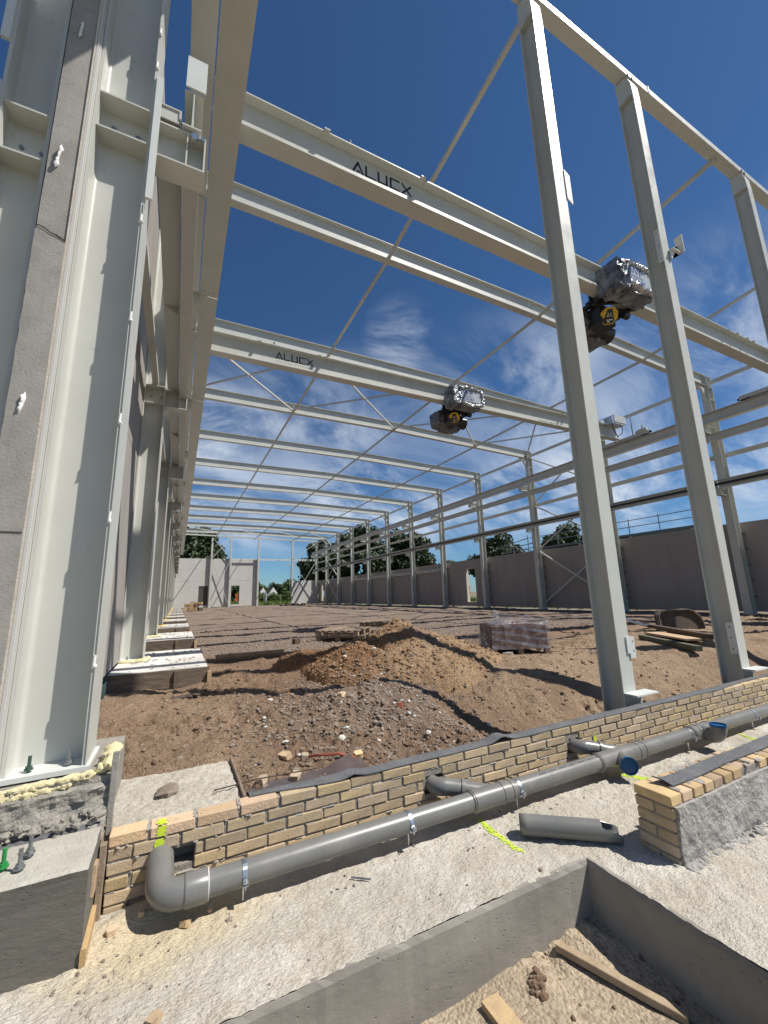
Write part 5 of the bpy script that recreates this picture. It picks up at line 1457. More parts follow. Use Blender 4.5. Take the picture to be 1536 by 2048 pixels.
# roof bracing
def brace(p0, p1, label, group, w_=.07, t=.07, name='brace'):
    mb = MB(); mb.bar(p0, p1, w_, t)
    mb.obox(Vector(p0) * .985 + Vector(p1) * .015, .16, .12, .012); mb.obox(Vector(p1) * .985 + Vector(p0) * .015, .16, .12, .012)
    o = mb.build(name, M_STEEL); return tag(o, label, 'brace', group)
nodes = [-.3, 4.4, 9.8, 15.2, 19.3]
for (k, nm) in ((2, 'near'), (10, 'far')):
    for i in range(4):
        a, b_ = nodes[i], nodes[i + 1]; za, zb = ztop(a) - RD + .11, ztop(b_) - RD + .11
        pan = ORD[i] + ' from left'
        brace((a, YK[k] + .06, za), (b_, YK[k + 1] - .06, zb), 'roof diagonal of the %s braced bay, slanting away rightwards, %s' % (nm, pan), 'roof diagonals', .06, .06)
        brace((a, YK[k + 1] - .06, za + .062), (b_, YK[k] + .06, zb + .062), 'roof diagonal of the %s braced bay, slanting nearer rightwards, %s' % (nm, pan), 'roof diagonals', .06, .06)
    for (z0, z1, lv) in ((-.75, 2.25, 'lowest'), (2.45, 5.05, 'middle'), (5.3, 8.15, 'top')):
        xx = 19.50
        brace((xx, YK[k] + .15, z0), (xx, YK[k + 1] - .15, z1), '%s wall diagonal rising away in the %s braced bay of the right wall' % (lv, nm), 'wall diagonals', .07, .07)
        brace((xx + .075, YK[k] + .15, z1), (xx + .075, YK[k + 1] - .15, z0), '%s wall diagonal falling away in the %s braced bay of the right wall' % (lv, nm), 'wall diagonals', .07, .07)

# ================================================================== NEAR GABLE COLUMNS
def gable_col(xc, label, top=9.0, extra=None):
    root = empty('gable_column', (xc, 3.11, -1.75), label, 'steel column', 'tall columns of the near gable')
    # I section, flanges facing the camera side and the hall
    mb = MB(); mb.ibeam((xc, 2.98, -1.78), (xc, 2.98, top - .45), .26, .20, .010, .016, up=(0, 1, 0), r=.022); mb.build('column_shaft', M_STEEL, root, smooth=30)
    # rounded closed head
    mb = MB(); pr = [(2.98, top - .45), (3.24, top - .45), (3.24, top + .02), (3.10, top + .02), (3.03, top - .06), (2.99, top - .2)]
    mb.prism(pr, 'x', xc - .10, xc + .10); mb.build('column_head', M_STEEL, root)
    mb = MB()
    for q in (-.06, .06): mb.tube([(xc + q, 3.02, top - .02), (xc + q, 3.02, top + .05)], .016, 8)
    mb.build('bolts', M_BOLT, root)
    # ledge plate near the foot
    mb = MB(); mb.box(xc - .11, xc + .25, 2.83, 2.978, -1.095, -1.080); mb.build('ledge_plate', M_STEEL2, root)
    mb = MB(); mb.box(xc + .10, xc + .22, 3.0, 3.012, -1.6, -1.097); mb.build('ledge_web', M_STEEL, root)
    return root
g1 = gable_col(4.33, 'nearest tall gable column, between the sand heap and the wrapped pallet')
g2 = gable_col(6.74, 'second tall gable column, with the angle bracket, right of the crane hoist')
g3 = gable_col(10.74, 'third tall gable column at the upper right edge of the view')
g4 = gable_col(15.7, 'fourth gable column, outside the view to the right')
def holed_plate(parent, pts, holes, y0=2.966, y1=2.979, name='cleat_plate'):
    mb = MB(); mb.prism(pts, 'y', y0, y1); o = mb.build(name, M_STEEL2, parent)
    mb = MB()
    for hx, hz in holes: mb.tube([(hx, y0 - .001, hz), (hx, y0 + .002, hz)], .009, 10)
    me = mb.mesh('bolt_hole', WLOC[parent.name]); me.materials.append(M_BLACK); link('bolt_hole', me, o)
holed_plate(g1, [(4.43, 5.70), (4.53, 5.64), (4.53, 5.16), (4.43, 5.22)], [(4.49, 5.6), (4.49, 5.52), (4.5, 5.3), (4.5, 5.22)])
holed_plate(g1, [(4.37, -.53), (4.50, -.53), (4.50, -.75), (4.41, -.75), (4.41, -.70), (4.37, -.70)], [(4.47, -.58), (4.47, -.68)])
mb = MB()
for hx, hz in ((4.27, 5.6), (4.27, 5.53), (4.38, 5.58), (4.36, 5.52)): mb.tube([(hx, 2.979, hz), (hx, 2.974, hz)], .009, 8)
mb.build('bolts', M_BOLT, g1)
# side plates on the -x face and a bracket
def side_plate(parent, xc, z0, z1, y0=3.0, y1=3.10):
    mb = MB(); mb.box(xc - .112, xc - .101, y0, y1, z0, z1); o = mb.build('side_plate', M_STEEL2, parent)
    mb = MB()
    for z in (z0 + .06, (z0 + z1) / 2, z1 - .06): mb.tube([(xc - .1125, (y0 + y1) / 2, z), (xc - .114, (y0 + y1) / 2, z)], .009, 8)
    me = mb.mesh('bolt_hole', WLOC[parent.name]); me.materials.append(M_BLACK); link('bolt_hole', me, o)
side_plate(g2, 6.74, 5.1, 5.7, 2.985, 3.06); side_plate(g2, 6.74, -.90, -.50, 2.99, 3.07); side_plate(g3, 10.74, 5.0, 5.6)
mb = MB(); mb.box(6.80, 7.06, 2.90, 2.976, 5.33, 5.345); mb.prism([(6.80, 5.33), (7.05, 5.33), (7.05, 5.50), (7.035, 5.62)][:3] + [(6.80, 5.15)], 'y', 2.945, 2.957); mb.box(7.04, 7.055, 2.86, 2.976, 5.33, 5.66)
mb.build('angle_bracket', M_STEEL2, g2)
mb = MB(); mb.tube([(10.62, 2.96, 4.98), (10.62, 2.95, 4.9), (10.62, 2.97, 4.6), (10.62, 2.97, 4.5)], .012, 8); mb.build('hook', M_GALV, g3)
g4.parent = None

# ================================================================== CRANE GIRDERS AND HOISTS
def font_mesh(txt, size, x, y, z, m, name, parent, shear=0.0, width=None, thick=0.0, bold=False):
    cu = bpy.data.curves.new('t', 'FONT'); cu.body = txt; cu.size = size; cu.shear = shear; cu.extrude = .0008
    if bold: cu.offset = size * .022
    cu.resolution_u = 2
    ob = bpy.data.objects.new('t', cu); COL.objects.link(ob)
    dg = bpy.context.evaluated_depsgraph_get(); me = bpy.data.meshes.new_from_object(ob.evaluated_get(dg)); bpy.data.objects.remove(ob)
    co = [v.co.copy() for v in me.vertices]
    if not co: return
    mnx, mxx = min(c.x for c in co), max(c.x for c in co); k = (width / (mxx - mnx)) if width else 1
    off = WLOC[parent.name] if parent is not None else (0, 0, 0)
    for v in me.vertices:
        c = v.co; v.co = (x + (c.x - mnx) * k - off[0], y - c.z - off[1], z + c.y - off[2])
    me.name = name; me.materials.clear(); me.materials.append(m)
    return link(name, me, parent, off)
def strokes(mb, x, z, w_, h, polys, y, t):
    for pl in polys:
        for (a, b_) in zip(pl[:-1], pl[1:]):
            p = Vector((x + a[0] * w_, z + a[1] * h)); q = Vector((x + b_[0] * w_, z + b_[1] * h)); d = (q - p).normalized(); n_ = Vector((-d.y, d.x)) * t / 2
            e = d * t * .35
            pp = [p - e + n_, q + e + n_, q + e - n_, p - e - n_]
            mb.prism([(v.x, v.y) for v in pp], 'y', y, y + .001)
def alucx(parent, x, y, z, W, H):
    mb = MB(); cw = W / 5.0; w_ = cw * .76; t = H * .19
    L_ = {'A': [[(0, 0), (.5, 1), (1, 0)], [(.42, .12), (.62, .12)]], 'L': [[(0, 1), (0, 0), (1, 0)]], 'U': [[(0, 1), (0, .0), (.92, .0), (.92, 1)]],
          'C': [[(1, 1), (.02, 1), (.02, 0), (1, 0)]], 'X': [[(0, 1), (.36, .62)], [(1, 1), (.0, 0)], [(.62, .42), (1, 0)]]}
    for i, ch in enumerate('ALUCX'): strokes(mb, x + i * cw * 1.04, z, w_, H, L_[ch], y, t)
    mb.build('lettering', M_INK, parent)
    font_mesh('CRANE SYSTEMS', H * .42, x, y, z - H * .62, M_INKG, 'small_lettering', parent, width=W * 1.01)
GZ = 6.95
def girder(yc, which, y_side):
    root = empty('crane_girder', (9.4, yc, GZ), '%s overhead crane girder with black lettering near its left end' % which, 'crane girder', 'overhead crane girders')
    mb = MB(); mb.ibeam((.02, yc, GZ), (18.55, yc, GZ), .64, .30, .012, .024, r=0); mb.build('girder_beam', M_STEEL, root)
    # end carriages
    for xc in (.195, 18.68):
        mb = MB(); mb.box(xc - .11, xc + .11, yc - 1.45, yc + 1.45, 6.785, 6.945); mb.build('end_carriage', M_STEEL, root)
        mb = MB()
        for s_ in (-1, 1):
            mb.tube([(xc, yc + s_ * 1.45, 6.86), (xc, yc + s_ * 1.53, 6.86)], .05, 12)
            mb.tube([(xc - .112, yc + s_ * .12, 6.87), (xc - .118, yc + s_ * .12, 6.87)], .03, 10)
        mb.build('buffer', M_BLACK, root)
        mb = MB()
        for s_ in (-1, 1): mb.box(xc - .12, xc + .12, yc + s_ * 1.25 - .13, yc + s_ * 1.25 + .13, 6.77, 6.80)
        mb.build('wheel_box', M_BLKPAINT, root)
    # end stops and a small lug on the top flange
    mb = MB(); mb.box(2.17, 2.20, yc - .13, yc - .08, GZ + .64, GZ + .74); mb.box(2.13, 2.22, yc - .14, yc - .05, GZ + .64, GZ + .655); mb.build('cable_lug', M_BLKPAINT, root)
    mb = MB()
    for xx in (1.72, 3.72): mb.box(xx - .035, xx + .035, yc - .15, yc - .006, GZ + .605, GZ + .625)
    mb.build('flange_tab', M_STEEL, root)
    # plates jutting from the top flange, placed to shade breaks into the light strip
    mb = MB()
    for xx in (1.75, 3.62, 15.0, 15.6, 16.0, 17.2): mb.box(xx - .05, xx + .05, yc - .20, yc - .15, GZ + .617, GZ + .639)
    mb.build('jutting_plate', M_STEEL, root)
    alucx(root, 2.28, yc - .0075, 7.235, 1.17, .205)
    # handwritten W left of the hoist
    mb = MB(); strokes(mb, 8.70, 7.08, .30, .26, [[(0, 1), (.25, 0), (.5, .8), (.75, 0), (1, 1)]], yc - .0075, .03)
    mb.build('handwriting', M_INK, root)
    font_mesh('SLE-PUS3-12000-7', .09, 13.35, yc - .0075, 7.06, M_INK, 'stencil', root, width=1.0)
    # drive and junction box near the right end
    mb = MB(); mb.box(17.9, 18.75, yc - .42, yc + .02, GZ + .70, GZ + 1.05); mb.prism([(17.9, GZ + .7), (18.75, GZ + .7), (18.70, GZ + .62), (18.0, GZ + .62)], 'y', yc - .40, yc); mb.build('control_box', M_LIGHTGREY, root)
    mb = MB(); mb.bar((16.9, yc - .05, GZ + .68), (17.9, yc - .05, GZ + .98), .09, .06); mb.bar((17.2, yc + .10, GZ + .66), (17.9, yc + .10, GZ + .80), .05, .05); mb.box(17.75, 17.93, yc - .4, yc, GZ + .60, GZ + .98); mb.build('cable_tray', M_GALV, root)
    mb = MB(); mb.tube([(18.3, yc - .38, GZ + .62), (18.45, yc - .4, GZ + .45), (18.4, yc - .38, GZ + .2), (18.2, yc - .3, GZ + .05)], .018, 8); mb.tube([(17.85, yc - .3, GZ + .62), (17.95, yc - .3, GZ + .3), (18.25, yc - .25, GZ + .02)], .022, 8); mb.build('cable', M_BLKPAINT, root)
    mb = MB(); mb.tube([(18.6, yc - .75, 6.95), (18.6, yc - .73, 8.0)], .03, 10); mb.build('post', M_GALV, root)
    mb = MB(); mb.tube([(18.62, yc - 1.4, 7.02), (18.62, yc - .98, 7.02)], .10, 14); mb.tube([(18.62, yc - .98, 7.02), (18.62, yc - .88, 7.02)], .06, 10); mb.tube([(18.62, yc - 1.2, 7.1), (18.62, yc - 1.2, 7.26)], .04, 8); mb.build('travel_motor', M_LIGHTGREY, root, smooth=40)
    return root
G1Y, G2Y = 5.35, 11.65
girder(G1Y, 'nearest', -1); girder(G2Y, 'farther', -1)

def crumple(mb_, c, sx_, sy_, sz_, seed, n=12, amp=.05, skip=None):
    """box-like bag of crumpled film: a subdivided, dented box shell"""
    r = random.Random(seed); N_ = 7
    pts = {}; idx = []
    def key(i, j, k): return (i, j, k)
    vs = []; fs = []
    def vert(i, j, k):
        kk = key(i, j, k)
        if kk not in pts:
            x, y, z = (i / N_ - .5), (j / N_ - .5), (k / N_ - .5)
            l_ = max(abs(x), abs(y), abs(z)) * 2
            q = Vector((x, y, z)); rd = q.normalized() * .56
            q = q * .72 + rd * .28
            q += Vector((r.uniform(-amp, amp), r.uniform(-amp, amp), r.uniform(-amp, amp)))
            pts[kk] = len(vs); vs.append((c[0] + q.x * sx_, c[1] + q.y * sy_, c[2] + q.z * sz_))
        return pts[kk]
    for a in range(N_):
        for b_ in range(N_):
            for side in (0, N_):
                if not (skip == 'front' and side == 0 and 1 <= a < N_ - 1 and 1 <= b_ < N_ - 1):
                    fs.append((vert(a, side, b_), vert(a + 1, side, b_), vert(a + 1, side, b_ + 1), vert(a, side, b_ + 1)))
                fs.append((vert(side, a, b_), vert(side, a + 1, b_), vert(side, a + 1, b_ + 1), vert(side, a, b_ + 1)))
                fs.append((vert(a, b_, side), vert(a + 1, b_, side), vert(a + 1, b_ + 1, side), vert(a, b_ + 1, side)))
    mb_.add(vs, fs); return mb_
def hoist(yc, label, seed):
    x = 9.0
    root = empty('crane_hoist', (x, yc, GZ - .2), label, 'hoist', 'hoists hanging on the crane girders')
    # trolley frame round the lower flange
    mb = MB()
    for xx in (x - .32, x + .72):
        mb.box(xx - .05, xx + .05, yc - .62, yc + .98, GZ - .17, GZ - .07)
        for yy in (yc - .20, yc + .20): mb.box(xx - .12, xx + .12, yy - .02, yy + .02, GZ - .14, GZ + .16)
        for yy in (yc - .125, yc + .125): mb.tube([(xx, yy - .03, GZ + .09), (xx, yy + .03, GZ + .09)], .065, 14)
    mb.box(x - .40, x + .80, yc - .34, yc - .24, GZ - .16, GZ - .04); mb.box(x - .40, x + .80, yc + .24, yc + .34, GZ - .16, GZ - .04)
    mb.tube([(x - .42, yc - .30, GZ - .22), (x + .82, yc - .30, GZ - .22)], .035, 10)
    mb.build('trolley', M_BLKPAINT, root)
    mb = MB(); mb.box(x - .50, x - .30, yc - .42, yc - .17, GZ + .0, GZ + .42); mb.tube([(x - .46, yc - .3, GZ - .02), (x - .34, yc - .3, GZ + .05)], .07, 10); mb.box(x - .44, x - .34, yc - .5, yc - .42, GZ - .05, GZ + .3)
    mb.build('side_gear', M_BLKPAINT, root)
    # control cubicle with its grey cover, in foil
    mb = MB(); mb.box(x - .50, x + .68, yc - .56, yc - .20, GZ - .30, GZ + .30); mb.build('control_cubicle', M_BLKPAINT, root)
    bx0, bx1 = x - .40, x + .68; yf = yc - .68
    mb = MB(); mb.prism([(yf, GZ - .12), (yf, GZ + .30), (yf + .03, GZ + .35), (yc - .54, GZ + .35), (yc - .54, GZ - .18), (yf + .03, GZ - .18)], 'x', bx0, bx1); mb.build('cover', M_COVER, root)
    font_mesh('SWF', .24, bx0 + .12, yf - .002, GZ + .12, M_INKB, 'lettering', root, width=.56, bold=True)
    font_mesh('NOVA\u00b2', .17, bx0 + .14, yf - .002, GZ - .10, M_INKB, 'lettering', root, width=.62, bold=True)
    mb = MB(); mb.box(bx0 + .12, bx0 + .70, yf - .003, yf, GZ + .055, GZ + .078); mb.build('lettering_rule', M_INKB, root)
    mb = MB(); crumple(mb, (x - .40, yc - .42, GZ + .03), .42, .60, .72, seed, amp=.07); mb.build('foil_wrap', M_FOIL, root, smooth=25, fixn=False)
    mb = MB(); r = random.Random(seed)
    foam_rope(mb, [(x - .38, yf + .03, GZ + .38), (x + .2, yf + .0, GZ + .41), (x + .72, yf + .02, GZ + .36), (x + .78, yf, GZ + .1), (x + .70, yf - .02, GZ - .22), (x + .2, yf - .04, GZ - .30), (x - .35, yf - .02, GZ - .20)], .055, seed, 14, .03, .9)
    mb.build('foil_wrap', M_FOIL_B, root, smooth=20)
    mb = MB(); crumple(mb, (x + .20, yc - .42, GZ - .26), .95, .40, .14, seed + 5, amp=.06); mb.build('foil_wrap', M_FOIL, root, smooth=25, fixn=False)
    # drum and motor behind and below the girder, under plastic
    mb = MB(); mb.tube([(x - .30, yc + .75, GZ - .30), (x + .95, yc + .75, GZ - .30)], .24, 24); mb.tube([(x - .45, yc + .75, GZ - .30), (x - .30, yc + .75, GZ - .30)], .17, 20)
    mb.build('rope_drum', M_BLKPAINT, root, smooth=40)
    mb = MB(); crumple(mb, (x - .18, yc + .75, GZ - .34), .62, .66, .58, seed + 1, amp=.05); mb.build('plastic_wrap', M_FILM_D, root, smooth=25, fixn=False)
    mb = MB(); crumple(mb, (x + .30, yc + .90, GZ - .52), .80, .50, .30, seed + 2, amp=.06); mb.build('plastic_wrap', M_FILM_D, root, smooth=25, fixn=False)
    # hook block with its yellow shield
    cy, cz = yc + .02, GZ - .50; cx = x - .06
    mb = MB(); mb.box(x - .24, x + .30, yc + .10, yc + .66, GZ - .62, GZ - .16); mb.build('hook_block', M_BLKPAINT, root)
    R_ = Matrix.Rotation(math.radians(-38), 3, 'Z') @ Matrix.Rotation(math.radians(38), 3, 'X')
    mb = MB(); ring = [(math.cos(math.pi / 4 * i + .39) * .21, math.sin(math.pi / 4 * i + .39) * .21) for i in range(8)]
    vs = [tuple(Vector((cx, cy, cz)) + R_ @ Vector((a, yy, b_))) for yy in (-.03, .03) for a, b_ in ring]
    mb.add(vs, [tuple(range(7, -1, -1)), tuple(range(8, 16))] + [(i, (i + 1) % 8, 8 + (i + 1) % 8, 8 + i) for i in range(8)]); mb.build('hook_shield', M_YEL, root)
    mb = MB(); q = [(-.05, .15), (.06, .15), (.12, -.12), (.07, -.17), (-.09, -.17), (-.13, -.12)]
    vs = [tuple(Vector((cx, cy, cz)) + R_ @ Vector((a, yy, b_))) for yy in (-.036, -.030) for a, b_ in q]
    mb.add(vs, [tuple(range(5, -1, -1)), tuple(range(6, 12))] + [(i, (i + 1) % 6, 6 + (i + 1) % 6, 6 + i) for i in range(6)]); mb.build('shield_label', M_BLACK, root)
    mb = MB()
    for (a, b_, ww) in ((-.03, .05, .012), (.03, .05, .012), (-.04, .0, .012), (.0, .0, .012), (.05, .0, .012), (-.03, -.09, .02), (.02, -.09, .02), (.06, -.09, .018), (-.01, -.13, .03)):
        vs = [tuple(Vector((cx, cy, cz)) + R_ @ Vector((a + s1 * ww, -.0375, b_ + s2 * .012))) for s1, s2 in ((-1, -1), (1, -1), (1, 1), (-1, 1))]
        mb.add(vs, [(0, 1, 2, 3)])
    mb.build('label_print', M_INKW, root, fixn=False)
    mb = MB(); mb.bar((x - .40, yc + .50, GZ - .20), (x + .75, yc - .15, GZ - .20), .05, .05); mb.bar((x - .45, yc + .1, GZ - .24), (x + .2, yc - .30, GZ - .24), .07, .07)
    mb.tube([(x + .55, yc + .05, GZ - .25), (x + .75, yc + .05, GZ - .25)], .09, 12)
    mb.build('cable_guide', M_BLKPAINT, root)
    return root
M_FILM_D = mat('dusty_black_film', (0.055, 0.055, 0.062), (0.16, 0.155, 0.16), 5, .22, 1.0, 12, spec=.8, bdist=.04)
hoist(G1Y, 'nearest hoist under the first crane girder, grey cover in crumpled foil', 3)
hoist(G2Y, 'farther hoist in front of the second crane girder, grey cover in foil', 9)

# ================================================================== RIGHT WALL
rw = empty('concrete_wall', (19.85, 3, -1.05), 'long shaded precast concrete wall behind the right columns', 'concrete wall')
def panel_x(parent, x0, x1, y0, y1, z0, z1, op=None, m=M_PANEL):
    """panel lying along y with an optional opening (y0,y1,z0,z1)"""
    mb = MB()
    if op is None: mb.box(x0, x1, y0, y1, z0, z1)
    else:
        a, b_, c, d = op
        mb.box(x0, x1, y0, a, z0, z1); mb.box(x0, x1, b_, y1, z0, z1); mb.box(x0, x1, a, b_, z0, c); mb.box(x0, x1, a, b_, d, z1)
    return mb.build('wall_panel', m, parent)
for k in range(-1, 12):
    y0, y1 = (YK[k] + .23, YK[k + 1] + .218) if k >= 0 else (-3.0, YK[0] + .218)
    op = None
    if k == 4: op = (24.62, 25.78, -.80, 1.76)
    if k == 11: op = (60.4, 61.7, -.78, 1.78)
    dz = [0, .012, -.008, .005, 0, .01, -.01, 0, .006, 0, 0, 0, 0][k]
    if 5 <= k <= 8:
        panel_x(rw, 19.86, 20.06, y0, y1, 1.70, 2.38 + dz); panel_x(rw, 19.875, 20.06, y0, y1, -1.06, 1.688)
    else: panel_x(rw, 19.86, 20.06, y0, y1, -1.06, 2.38 + dz, op)
for (a, b_, c, d) in ((24.62, 25.78, -.80, 1.76), (60.4, 61.7, -.78, 1.78)):
    mb = MB(); mb.box(19.85, 20.08, b_ - .04, b_ - .001, c, d); mb.box(19.85, 20.08, a + .001, a + .04, c, d); mb.box(19.85, 20.08, a + .04, b_ - .04, c, c + .04); mb.box(19.85, 20.08, a + .04, b_ - .04, d - .04, d)
    mb.build('opening_frame', M_INSUL, rw)
for k in range(5, 9):
    mb = MB(); y0, y1 = YK[k] + .16, YK[k + 1] - .16
    mb.box(19.70, 19.80, y0, y1, 1.74, 1.80); mb.box(19.70, 19.80, y0, y1, 1.93, 1.98)
    n = 9 if k > 5 else 10
    for i in range(n + 1):
        yy = y0 + (y1 - y0 - .2) * i / n; mb.box(19.70, 19.80, yy, yy + .20, 1.80, 1.93)  # patches of sunlight on the girt, shaped as holes between the blocks
    tag(mb.build('door_rail', M_STEEL2), 'rail above the lower panels, sun patches cut as holes, %s' % bay_name(k), 'door rail', 'right wall rails with sun patches cut as holes')
mb = MB(); mb.box(19.83, 20.15, -3, 63.2, -1.33, -1.17)
tag(mb.build('wall_footing', M_WHITEC), 'pale concrete strip under the right wall', 'footing')

# ================================================================== FAR GABLE WALL
fw = empty('concrete_wall', (5, 63.45, -1.05), 'far left concrete gable wall with two door openings', 'concrete wall')
def panel_y(parent, x0, x1, z0, z1, y0=63.42, y1=63.62, op=None, m=M_PANEL_END):
    mb = MB()
    if op is None: mb.box(x0, x1, y0, y1, z0, z1)
    else:
        a, b_, c, d = op
        mb.box(x0, a, y0, y1, z0, z1); mb.box(b_, x1, y0, y1, z0, z1); mb.box(a, b_, y0, y1, z0, c); mb.box(a, b_, y0, y1, d, z1)
    return mb.build('wall_panel', m, parent)
panel_y(fw, -.95, 4.14, -1.1, 2.50, op=(2.60, 3.82, -.86, 1.80)); panel_y(fw, 4.16, 6.70, -1.1, 2.50); panel_y(fw, 6.72, 10.50, -1.1, 2.50, op=(6.88, 8.02, -.84, 1.80))
panel_y(fw, -.95, 4.14, 2.52, 5.66); panel_y(fw, 4.16, 6.70, 2.52, 5.66); panel_y(fw, 6.72, 9.3, 2.52, 5.63); panel_y(fw, 9.31, 10.50, 2.52, 5.63)
mb = MB(); mb.box(2.60, 3.82, 63.50, 63.54, -.86, 1.80); mb.build('door', M_DOOR, fw)
fw2 = empty('concrete_wall', (17.7, 63.45, -1.05), 'low sunlit concrete panel at the far right corner with diagonal shadows', 'concrete wall')
panel_y(fw2, 15.72, 19.80, -1.1, 2.42)
for (xc, lb) in ((4.05, 'far gable column left of the crossed braces'), (6.62, 'far gable column right of the crossed braces'), (10.52, 'far gable column at the edge of the wide opening'), (15.62, 'far gable column at the low corner panel')):
    root = empty('gable_column', (xc, YK[12], -1.15), lb, 'steel column', 'columns of the far gable')
    mb = MB(); mb.ibeam((xc, YK[12] - .15, -1.2), (xc, YK[12] - .15, 8.6), .28, .24, .012, .016, up=(0, 1, 0)); mb.build('column_shaft', M_STEEL, root)
    mb = MB(); mb.box(xc - .16, xc + .16, YK[12] - .2, YK[12] + .2, -1.2, -1.17); mb.build('base_plate', M_STEEL2, root)
yb = YK[12] - .10
mb = MB(); 
mb.box(6.75, 10.38, yb + .05, yb + .15, 5.62, 5.68); mb.box(6.75, 10.38, yb + .05, yb + .15, 5.50, 5.54)
for i in range(9): mb.box(6.75 + i * .42, 6.75 + i * .42 + .27, yb + .05, yb + .15, 5.54, 5.62)  # shadow dashes on the lit rail, shaped as holes; likewise the next two rails
tag(mb.build('gable_rail', M_STEEL2), 'horizontal rail with shadow dashes cut as holes across the second and third far gable columns', 'rail')
mb = MB(); mb.box(10.66, 15.48, yb + .05, yb + .15, 5.62, 5.68); mb.box(10.66, 15.48, yb + .05, yb + .15, 5.42, 5.46)
for i in range(11): mb.box(10.66 + i * .44, min(15.48, 10.66 + i * .44 + .30), yb + .05, yb + .15, 5.46, 5.62)
tag(mb.build('gable_rail', M_STEEL2), 'horizontal rail with shadow dashes cut as holes across the wide far opening', 'rail')
mb = MB(); mb.box(15.76, 19.3, yb + .05, yb + .15, 5.62, 5.68); mb.box(15.76, 19.3, yb + .05, yb + .15, 5.42, 5.46)
for i in range(8): mb.box(15.76 + i * .44, 15.76 + i * .44 + .30, yb + .05, yb + .15, 5.46, 5.62)
tag(mb.build('gable_rail', M_STEEL2), 'horizontal rail with shadow dashes cut as holes at the far right corner', 'rail')
for (p0, p1, lb) in [((4.15, 5.75), (6.52, 8.55), 'upper far gable brace rising right'), ((4.15, 8.55), (6.52, 5.75), 'upper far gable brace falling right'),
                     ((4.15, 5.45), (6.52, -.85), 'lower far gable brace falling right'), ((4.15, -.75), (6.52, 5.45), 'lower far gable brace rising right'),
                     ((15.72, 5.7), (19.3, 8.2), 'far corner brace rising to the roof'), ((15.72, 5.3), (19.3, -.2), 'far corner brace falling right across the low panel'),
                     ((15.72, -.5), (19.3, 5.3), 'far corner brace rising right over the low panel')]:
    off = .05 if 'falling' in lb else -.03
    brace((p0[0], yb + off, p0[1]), (p1[0], yb + off, p1[1]), lb, 'far gable braces', .09, .06)

# ================================================================== THINGS ON THE HALL FLOOR
def pallet(x, y, z, rot, label, tilt=0.0):
    root = empty('pallet', (x, y, z), label, 'pallet', 'empty wooden pallets behind the sand heap', rot)
    root.rotation_euler = (tilt, 0, rot)
    def P(x0, x1, y0, y1, z0, z1, nm, m=M_WOOD):
        mb = MB(); mb.box(x0, x1, y0, y1, z0, z1); me = mb.mesh(nm); me.materials.append(m); return link(nm, me, root)
    n = 7
    for i in range(n):
        a = -.6 + i * (1.2 - .11) / (n - 1); P(a, a + (.12 if i % 2 == 0 else .085), -.5, .5, .125, .147, 'deck_board')
    for yy in (-.5, -.05, .40): P(-.6, .6, yy, yy + .10, .10, .124, 'stringer')
    for xx in (-.6, -.06, .48):
        for yy in (-.5, -.05, .40): P(xx + .002, xx + .12, yy + .002, yy + .098, .022, .099, 'block', M_WOOD_N if (xx + yy) % .3 > .15 else M_WOOD)
    for yy in (-.5, -.05, .40): P(-.6, .6, yy, yy + .1, 0, .021, 'skid_board')
    return root
pallet(4.10, 10.80, -1.03, math.radians(-44), 'nearer weathered wooden pallet left of the sand heap top', .02)
pallet(4.13, 10.86, -1.19, math.radians(-41), 'wooden pallet beneath the nearer one, half sunk in the ground')
pallet(6.0, 12.3, -1.00, math.radians(-44), 'farther wooden pallet right behind the sand heap top')
mb = MB(); mb.obox((2.75, 10.6, -1.10), .16, .12, .12, Matrix.Rotation(.4, 3, 'Z')); tag(mb.build('wood_block', M_WOOD_D), 'small square wood block lying left of the pallets', 'wood block')
timber((.72, 8.70, -1.07), (2.0, 8.70, -1.07), .07, .06, M_WOOD, 'short timber lying on the ground beside the nearest footing')
timber((.74, 8.85, -1.13), (1.96, 8.83, -1.13), .05, .05, M_WOOD_N, 'yellowish timber lying just behind the short one beside the nearest footing')
mb = MB(); r = random.Random(1)
for k in range(4): mb.rock((.05 + .07 * k, 5.65 + r.uniform(-.03, .03), top_h(.1, 5.65) + .03), .06, .4, r)
tag(mb.build('dark_cloth', M_RUST), 'small dark rag lying on the bare soil at the left', 'rag')

